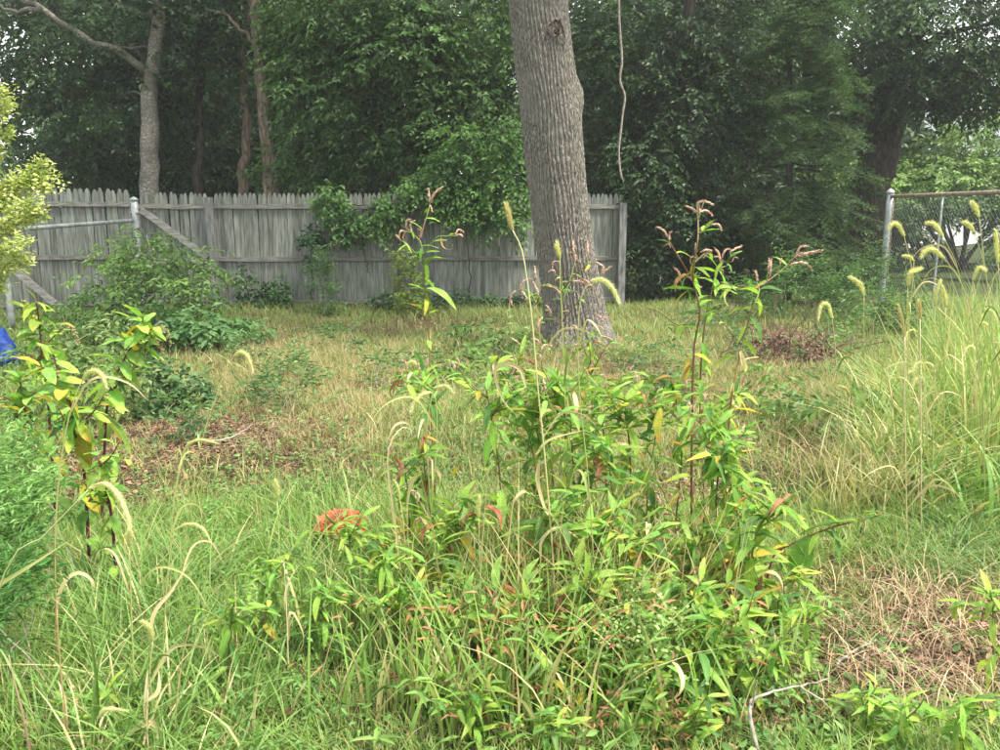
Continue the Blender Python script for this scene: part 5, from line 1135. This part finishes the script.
foxtail("foxtail with blurred arch near the bottom left", 2.05, [(92, 0), (94, 735)], [(98, 718), (108, 709), (128, 711)], 4.5, auto=1, leaves=[([(96, 760), (99, 700), (92, 640), (85, 610)], .016, GRN), ([(93, 760), (95, 690), (104, 640)], .012, GRN)])
foxtail("short upright foxtail left of the orange red bag", 2.8, [(285, 0), (280, 560)], [(277, 500), (277, 490), (276, 480)], 4.5, auto=2)
foxtail("short upright foxtail within the smartweed tangle", 2.75, [(486, 0), (480, 570)], [(479, 517), (478, 508), (480, 497)], 4.5, auto=1)
foxtail("slim foxtail under a pale hanging leaf, centre left", 2.8, [(408, 0), (406, 600), (404, 530)], [(400, 500), (398, 488), (394, 480)], 2.8, auto=0, leaves=[([(418, 475), (412, 482), (408, 505), (408, 545)], .016, STRAW), ([(404, 600), (395, 520), (388, 455), (402, 428), (416, 434)], .009, STRAW)])
foxtail("foxtail in front of the brown brush pile, stem leaning left", 4.6, [(866, 0), (865, 400), (864, 340)], [(864, 295), (860, 284), (850, 277)], 4.2)
foxtail("pale looped foxtail left of the brush leaning one", 4.2, [(842, 0), (838, 400), (835, 345)], [(832, 318), (828, 305), (821, 306), (818, 320)], 4, auto=1)
foxtail("foxtail arch highest left beside the chain link fence", 4.4, [(925, 0), (918, 330), (912, 270)], [(904, 236), (899, 226), (893, 224), (889, 229)], 4)
foxtail("foxtail bowing left against the pale road", 4.5, [(975, 0), (968, 340), (958, 270)], [(943, 236), (935, 225), (927, 223)], 4)
foxtail("short foxtail beneath the highest left arch by the fence", 4.3, [(905, 0), (909, 330), (912, 290)], [(914, 261), (909, 257), (903, 256)], 3)
foxtail("bold curved foxtail below the pale road strip", 4.2, [(985, 0), (976, 340), (962, 285)], [(944, 258), (934, 250), (926, 251), (921, 257)], 4.6)
foxtail("hooked foxtail leaning right in the fence corner grass", 4.1, [(900, 0), (905, 350)], [(908, 286), (911, 273), (921, 268)], 4.8)
foxtail("tall foxtail leaning left near the right edge", 4.4, [(994, 0), (990, 320), (984, 260)], [(979, 217), (976, 208), (972, 202)], 4)
foxtail("drooping foxtail under the tall leaning one", 4.5, [(1000, 0), (992, 330), (984, 265)], [(974, 232), (969, 225), (963, 222)], 3.6)
foxtail("upright foxtail cut by the right edge", 4.2, [(1006, 0), (1002, 330)], [(998, 262), (997, 245), (996, 230)], 4.2)
foxtail("narrow upright foxtail among the bright grass top", 4.0, [(946, 0), (944, 380)], [(946, 306), (945, 296), (943, 286)], 3.6)
foxtail("second narrow upright foxtail left of that one", 4.0, [(932, 0), (934, 390)], [(935, 306), (936, 293), (941, 280)], 3.8)
foxtail("hooked foxtail over the bright grass, far right", 4.0, [(985, 0), (982, 360)], [(973, 280), (979, 268), (986, 270)], 4)
foxtail("tan seed spike standing left of the bright grass", 3.7, [(908, 0), (906, 480), (905, 400)], [(905, 336), (902, 318), (898, 304)], 2.8, dry=True)
foxtail("stubby cream foxtail left of the tan spike", 3.7, [(922, 0), (921, 420)], [(920, 318), (920, 308), (919, 300)], 3.2, dry=True)
foxtail("pale foxtail lying low on the dry grass, right", 4.0, [(838, 0), (846, 430)], [(850, 396), (846, 389), (839, 386)], 3, dry=True, auto=1)
for k in range(9):
    px_ = random.uniform(915, 1000); py_ = 300 + random.uniform(0, 90) + (1000 - px_) * .35; sg = random.choice((-1, 1)); Yk = random.uniform(4.0, 5.0)
    t_ = foxtail("nodding foxtail low among the bright grass at the right edge", Yk, [(px_ + 6, 0), (px_ + 3, py_ + 70)], [(px_, py_ + 8), (px_ + sg * 3, py_), (px_ + sg * 9, py_ + 2), (px_ + sg * 12, py_ + 9)], random.uniform(2.0, 3.0), auto=1)
    tag(t_, group="foxtails low among the bright grass")
# dry stalks
def stalk(label, Y, stem, leaves=(), scol=STRAW, r=.0028, auto=0, name="dry_stalk"): return foxtail(label, Y, stem, None, leaves=leaves, auto=auto, cat="dry stalk", scol=scol, stem_r=r, name=name)
stalk("dry tan stalk with curled cream leaves, left of centre", 2.5, [(284, 0), (288, 680), (287, 620), (284, 560)], [([(286, 610), (287, 590), (296, 570), (307, 558)], .012, STRAW), ([(289, 640), (291, 612), (303, 635), (300, 650), (293, 660)], .012, STRAW)])
stalk("brown forked stalk near the bottom left corner", 2.1, [(72, 0), (66, 720), (60, 660), (57, 610)], [([(66, 735), (64, 700), (58, 680)], .012, STRAW)], scol=((.3, .18, .08), (.45, .33, .16)))
stalk("slim tan stalk in the lower left grass", 2.2, [(174, 0), (176, 710), (182, 660), (190, 625)], scol=((.45, .28, .14), (.55, .42, .22)))
stalk("cream stalk with splayed dry leaves, bottom left", 2.1, [(150, 0), (147, 730), (148, 690)], [([(149, 722), (138, 728), (118, 750)], .02, STRAW), ([(149, 720), (158, 728), (165, 750)], .016, STRAW), ([(148, 700), (158, 690), (159, 670)], .014, STRAW), ([(147, 720), (148, 690), (148, 668)], .02, STRAW)])
stalk("tan grass arch within the centre tangle", 2.7, [(580, 0), (578, 600), (577, 560)], [([(541, 560), (542, 540), (556, 528), (572, 533), (583, 548), (580, 575)], .012, STRAW)])
stalk("dark beaded seed stalk in the bottom left corner", 2.05, [(36, 0), (24, 720), (14, 680), (9, 655)], scol=((.24, .15, .1), (.45, .36, .2)), r=.0035)
stalk("pale diagonal straw across the left grass", 2.4, [(395, 0), (375, 640), (345, 605), (315, 590)], scol=((.2, .28, .08), (.42, .44, .2)), r=.002)
stalk("straw stalk leaning left behind the bag", 3.0, [(412, 0), (384, 470), (388, 430), (396, 385)], [([(388, 440), (396, 425), (408, 424), (413, 440)], .01, STRAW)], scol=PALE, r=.0018)
stalk("thin slanting grass flower stem on the left", 2.3, [(140, 0), (160, 590), (200, 560), (250, 530)], scol=((.2, .28, .08), (.3, .36, .14)), r=.0014)

# ---- bright tall grass clump on the right and scattered taller grass (uncountable)
def tall_grass(n, cx, rx, Y0, Y1, h0, h1, w, ca, cb, bend=(.3, .9), straw_f=.15, seg=5):
    y = Y0 + (Y1 - Y0) * rng.random(n); pxx = cx + rx * rng.normal(0, .55, n); x = (pxx - 500) / F * (y * cp + CAM_H * sp)
    _, _, nn_, bare, _ = fields(x, y); kp = (rng.random(n) > bare * (.95 if h1 < .6 else .3)) & (nn_ + rng.normal(0, .15, n) > (-.12 if h1 < .45 else -9)); x = x[kp]; y = y[kp]; n = len(x)
    P = np.stack([x, y, H(x, y) - .01], -1); h = h0 + (h1 - h0) * rng.random(n)
    c = mixc(ca, cb, rng.random(n)); s = rng.random(n) < straw_f; c[s] = mixc((.42, .35, .17), (.62, .55, .3), rng.random(s.sum()))
    ph = rng.random(n) * 6.283; face = ph + np.pi / 2 + rng.normal(0, .6, n)
    return blades(P, h, w * (.6 + .8 * rng.random(n)), ph, bend[0] + (bend[1] - bend[0]) * rng.random(n), c, c * 1.1 + .02, seg, curl=rng.normal(0, .28, n), face=face)
o = stuff_mesh("tall_bright_grass", [tall_grass(1000, 990, 60, 4.6, 7.6, .5, 1.25, .012, (.14, .28, .055), (.4, .5, .15), bend=(.0, .45), straw_f=.3), tall_grass(600, 960, 75, 4.1, 7.2, .35, .85, .011, (.12, .26, .055), (.34, .45, .13), bend=(.4, 1.4), straw_f=.18), tall_grass(700, 905, 48, 4.4, 6.5, .25, .8, .011, (.13, .24, .055), (.34, .4, .14), bend=(.1, 1.2)), tall_grass(900, 880, 60, 4.0, 5.2, .2, .45, .008, (.2, .24, .08), (.36, .36, .15), straw_f=.35), tall_grass(260, 960, 60, 3.9, 5.2, .15, .5, .02, (.12, .26, .06), (.22, .38, .1), bend=(.3, 1.1), straw_f=.05)], M['grass'])
tag(o, "tall bright yellow green grass clump at the right edge", "tall grass")
o = stuff_mesh("long_green_grass", [tall_grass(1500, 130, 110, 2.0, 3.4, .15, .45, .007, (.1, .2, .045), (.2, .34, .08), straw_f=.12), tall_grass(1900, 540, 190, 2.2, 3.6, .15, .55, .009, (.12, .24, .05), (.28, .42, .1), straw_f=.25, bend=(.05, .7)), tall_grass(900, 330, 120, 2.4, 4.2, .12, .34, .006, (.12, .24, .05), (.24, .4, .1), straw_f=.15),
                                    tall_grass(600, 955, 42, 3.3, 4.1, .1, .25, .006, (.09, .18, .06), (.18, .3, .1), bend=(.7, 1.2), straw_f=.05), tall_grass(260, 780, 25, 5.0, 5.6, .12, .28, .006, (.12, .22, .05), (.18, .3, .06), bend=(.1, .4)),
                                    tall_grass(520, 560, 210, 2.05, 2.9, .12, .42, .017, (.14, .3, .06), (.3, .46, .12), straw_f=.12, bend=(.1, .8)), tall_grass(420, 580, 170, 2.5, 3.5, .4, .8, .005, (.3, .3, .12), (.5, .46, .24), straw_f=.5, bend=(.0, .4)), tall_grass(900, 690, 180, 2.2, 3.3, .08, .25, .007, (.1, .2, .05), (.2, .32, .09), straw_f=.25),
      tall_grass(900, 330, 200, 4.5, 8.5, .12, .3, .006, (.12, .2, .05), (.24, .32, .1), straw_f=.3), tall_grass(700, 690, 200, 4.5, 9, .12, .3, .006, (.12, .2, .05), (.24, .32, .1), straw_f=.4),
      tall_grass(5000, 460, 150, 9.5, 13.2, .1, .3, .005, (.18, .24, .07), (.34, .37, .14), straw_f=.15, seg=2), tall_grass(3500, 790, 110, 9.0, 13, .1, .35, .006, (.1, .19, .06), (.2, .3, .1), straw_f=.1, seg=2)], M['grass'])
tag(o, "longer loose green grass among the weeds in front", "tall grass")
# low broad ground weeds: small leaves carpeting the front
def carpet(n, cx, rx, Y0, Y1, leaf, ca, cb, z=(.02, .16), nl=5, L_=.06):
    y = Y0 + (Y1 - Y0) * rng.random(n); pxx = cx + rx * rng.normal(0, .55, n); x = (pxx - 500) / F * (y * cp + CAM_H * sp)
    C = np.stack([x, y, H(x, y) + z[0] + (z[1] - z[0]) * rng.random(n)], -1); D = rng.normal(0, 1, (n, 3)); D[:, 2] = abs(D[:, 2]) * .5
    return sprays(C, D, nl, L_ * np.ones(n), leaf[0], leaf[1], mixc(ca, cb, rng.random(n)), .7, .1, six=True)
o = stuff_mesh("russet_seed_grass", [tall_grass(6500, 330, 130, 5.0, 9.6, .08, .32, .0022, (.36, .21, .14), (.6, .46, .3), straw_f=.3, seg=3), tall_grass(7000, 640, 190, 5.0, 9.6, .06, .24, .0022, (.34, .2, .13), (.58, .44, .28), straw_f=.3, seg=3), tall_grass(3000, 830, 80, 4.6, 7.5, .08, .26, .0022, (.38, .24, .15), (.6, .47, .3), straw_f=.3, seg=3)], M['grass'])
tag(o, "airy russet tan seed grass left and right of the trunk", "seed grass")
o = stuff_mesh("ground_weeds", [carpet(130, 580, 170, 2.1, 3.5, (.07, .015), (.1, .2, .05), (.24, .4, .09), (.02, .3), 5, .09), carpet(1500, 450, 350, 4.5, 9.5, (.035, .016), (.08, .17, .05), (.18, .3, .09), (.01, .08), 5, .06), carpet(180, 820, 120, 2.0, 3.0, (.035, .018), (.08, .18, .05), (.18, .32, .08), (.01, .08)),
                                carpet(900, 250, 200, 2.1, 4.5, (.035, .01), (.09, .2, .05), (.17, .33, .08), (.01, .12)), carpet(160, 640, 40, 2.3, 2.7, (.018, .01), (.2, .32, .1), (.34, .46, .18), (.15, .32), 6, .06),
                                carpet(230, 560, 170, 2.3, 3.3, (.05, .009), (.22, .09, .05), (.5, .28, .14), (.04, .34), 4, .07), carpet(260, 640, 150, 2.1, 3.4, (.035, .007), (.2, .1, .05), (.36, .2, .1), (.01, .16))], M['grass'])
tag(o, "carpet of small leaved ground weeds under the tall plants", "ground weeds")
# pale dry debris heap front right
o = stuff_mesh("pulled_dry_grass", [(lambda n: (lambda y, px_: blades(np.stack([(px_ - 500) / F * (y * cp + CAM_H * sp), y, .01 + .03 * rng.random(n)], -1), .05 + .12 * rng.random(n), .0018 + .0022 * rng.random(n), rng.random(n) * 6.28, .9 + .25 * rng.random(n), mixc((.2, .13, .08), (.6, .46, .3), rng.random(n)), None, 3, curl=rng.normal(0, .4, n)))(2.3 + .95 * rng.random(n), 910 + 70 * rng.normal(0, .9, n)))(900)], M['litter'])
tag(o, "pulled up dry tan grass strewn over the bare soil", "dry grass")

# ---- things lying about
def crumple(name, label, cat, centre, size, mat, seed, fine=1.0):
    b_ = Vector(centre); t_ = b_; r = np.random.default_rng(seed); S, R_ = 64, 40; V = []
    for i in range(R_ + 1):
        th = math.pi * i / R_
        for j in range(S):
            ph_ = 2 * math.pi * j / S; d = Vector((math.sin(th) * math.cos(ph_), math.sin(th) * math.sin(ph_), math.cos(th)))
            k = 1 + .28 * mnoise.noise(d * 2.1 + Vector((seed, 0, 0))) + .22 * abs(mnoise.noise(d * 5 + Vector((0, seed, 0)))) + fine * (.22 * abs(mnoise.noise(d * 7 + Vector((0, 0, seed)))) + .06 * mnoise.noise(d * 19))
            V.append((d.x * size[0] * k, d.y * size[1] * k, max(-size[2] * .55, d.z * size[2] * k) + size[2] * .55))
    Q = [[i * S + j, (i + 1) * S + j, (i + 1) * S + (j + 1) % S, i * S + (j + 1) % S] for i in range(R_) for j in range(S)]
    mb = MB(); mb.add(V, Q=Q); o = link(name, mb.mesh(name, mat, smooth=fine < .5)); o.location = b_; tag(o, label, cat); return o
oc = ground_x(342, 3.62)
crumple("crumpled_bag", "crumpled orange red bag lying in the grass, left of centre", "bag", (oc.x, 3.6, .095), (.1, .085, .06), M['orange'], 3)
# withered orange stems lying over it
tc_ = ground_x(-14, 8.4)
crumple("blue_tarp", "crumpled bright blue tarp behind leaves at the left edge", "tarp", (tc_.x, 8.4, -.02), (.28, .26, .26), M['blue'], 8, .3)
# grey stick bottom right
def stick(label, Y, pp, r0, side=()):
    P = [tuple(at(a, b, y_)) for (a, b), y_ in zip(pp, Y)]; b_ = Vector(P[0]); t_ = empty("dead_twig", b_, label, "twig"); mb = MB(); woody(mb, rel(b_, P), r0, r0 * .35, 7, 18, .002); link("twig", mb.mesh("twig", M['twig']), t_)
    for s in side:
        mb = MB(); woody(mb, rel(b_, [tuple(at(a, b, Y[1])) for a, b in s]), r0 * .55, r0 * .2, 6, 10, .002); link("side_twig", mb.mesh("side_twig", M['twig']), t_)
stick("forked grey twig standing out in the bottom right", [2.12, 2.2, 2.28, 2.35, 2.4], [(758, 752), (750, 705), (770, 693), (800, 686), (830, 678)], .006, [[(752, 710), (755, 690), (757, 680)], [(800, 686), (820, 700), (840, 716)]])
stick("reddish dead twig bundle on the soil, lower right", [2.55, 2.6, 2.7], [(836, 664), (855, 650), (876, 640)], .006, [[(840, 660), (858, 655), (872, 646)], [(838, 665), (860, 662), (880, 650)]])
stick("long pale twig lying in dry grass, centre left", [4.6, 4.7, 5.0, 5.2], [(205, 442), (228, 438), (245, 430), (252, 424)], .006)
stick("thin branch lying on the bare patch by the right grass", [4.7, 4.9, 5.2], [(945, 488), (975, 470), (990, 450)], .006)

# ---- thin haze volume added to lift the dark tones of the trees
hm = bpy.data.materials.new("tone_lift_haze"); hm.use_nodes = True; hm.node_tree.nodes.clear()
ht = hm.node_tree; pv = ht.nodes.new("ShaderNodeVolumePrincipled"); ho = ht.nodes.new("ShaderNodeOutputMaterial")
pv.inputs["Density"].default_value = 0.0015; pv.inputs["Color"].default_value = (.93, .97, 1, 1); pv.inputs["Anisotropy"].default_value = .2
ht.links.new(pv.outputs[0], ho.inputs["Volume"])
mb = MB(); mb.box((0, 600, 6.4), (1840, 1840, 15)); o = link("haze", mb.mesh("haze", hm, False)); tag(o, kind="stuff")
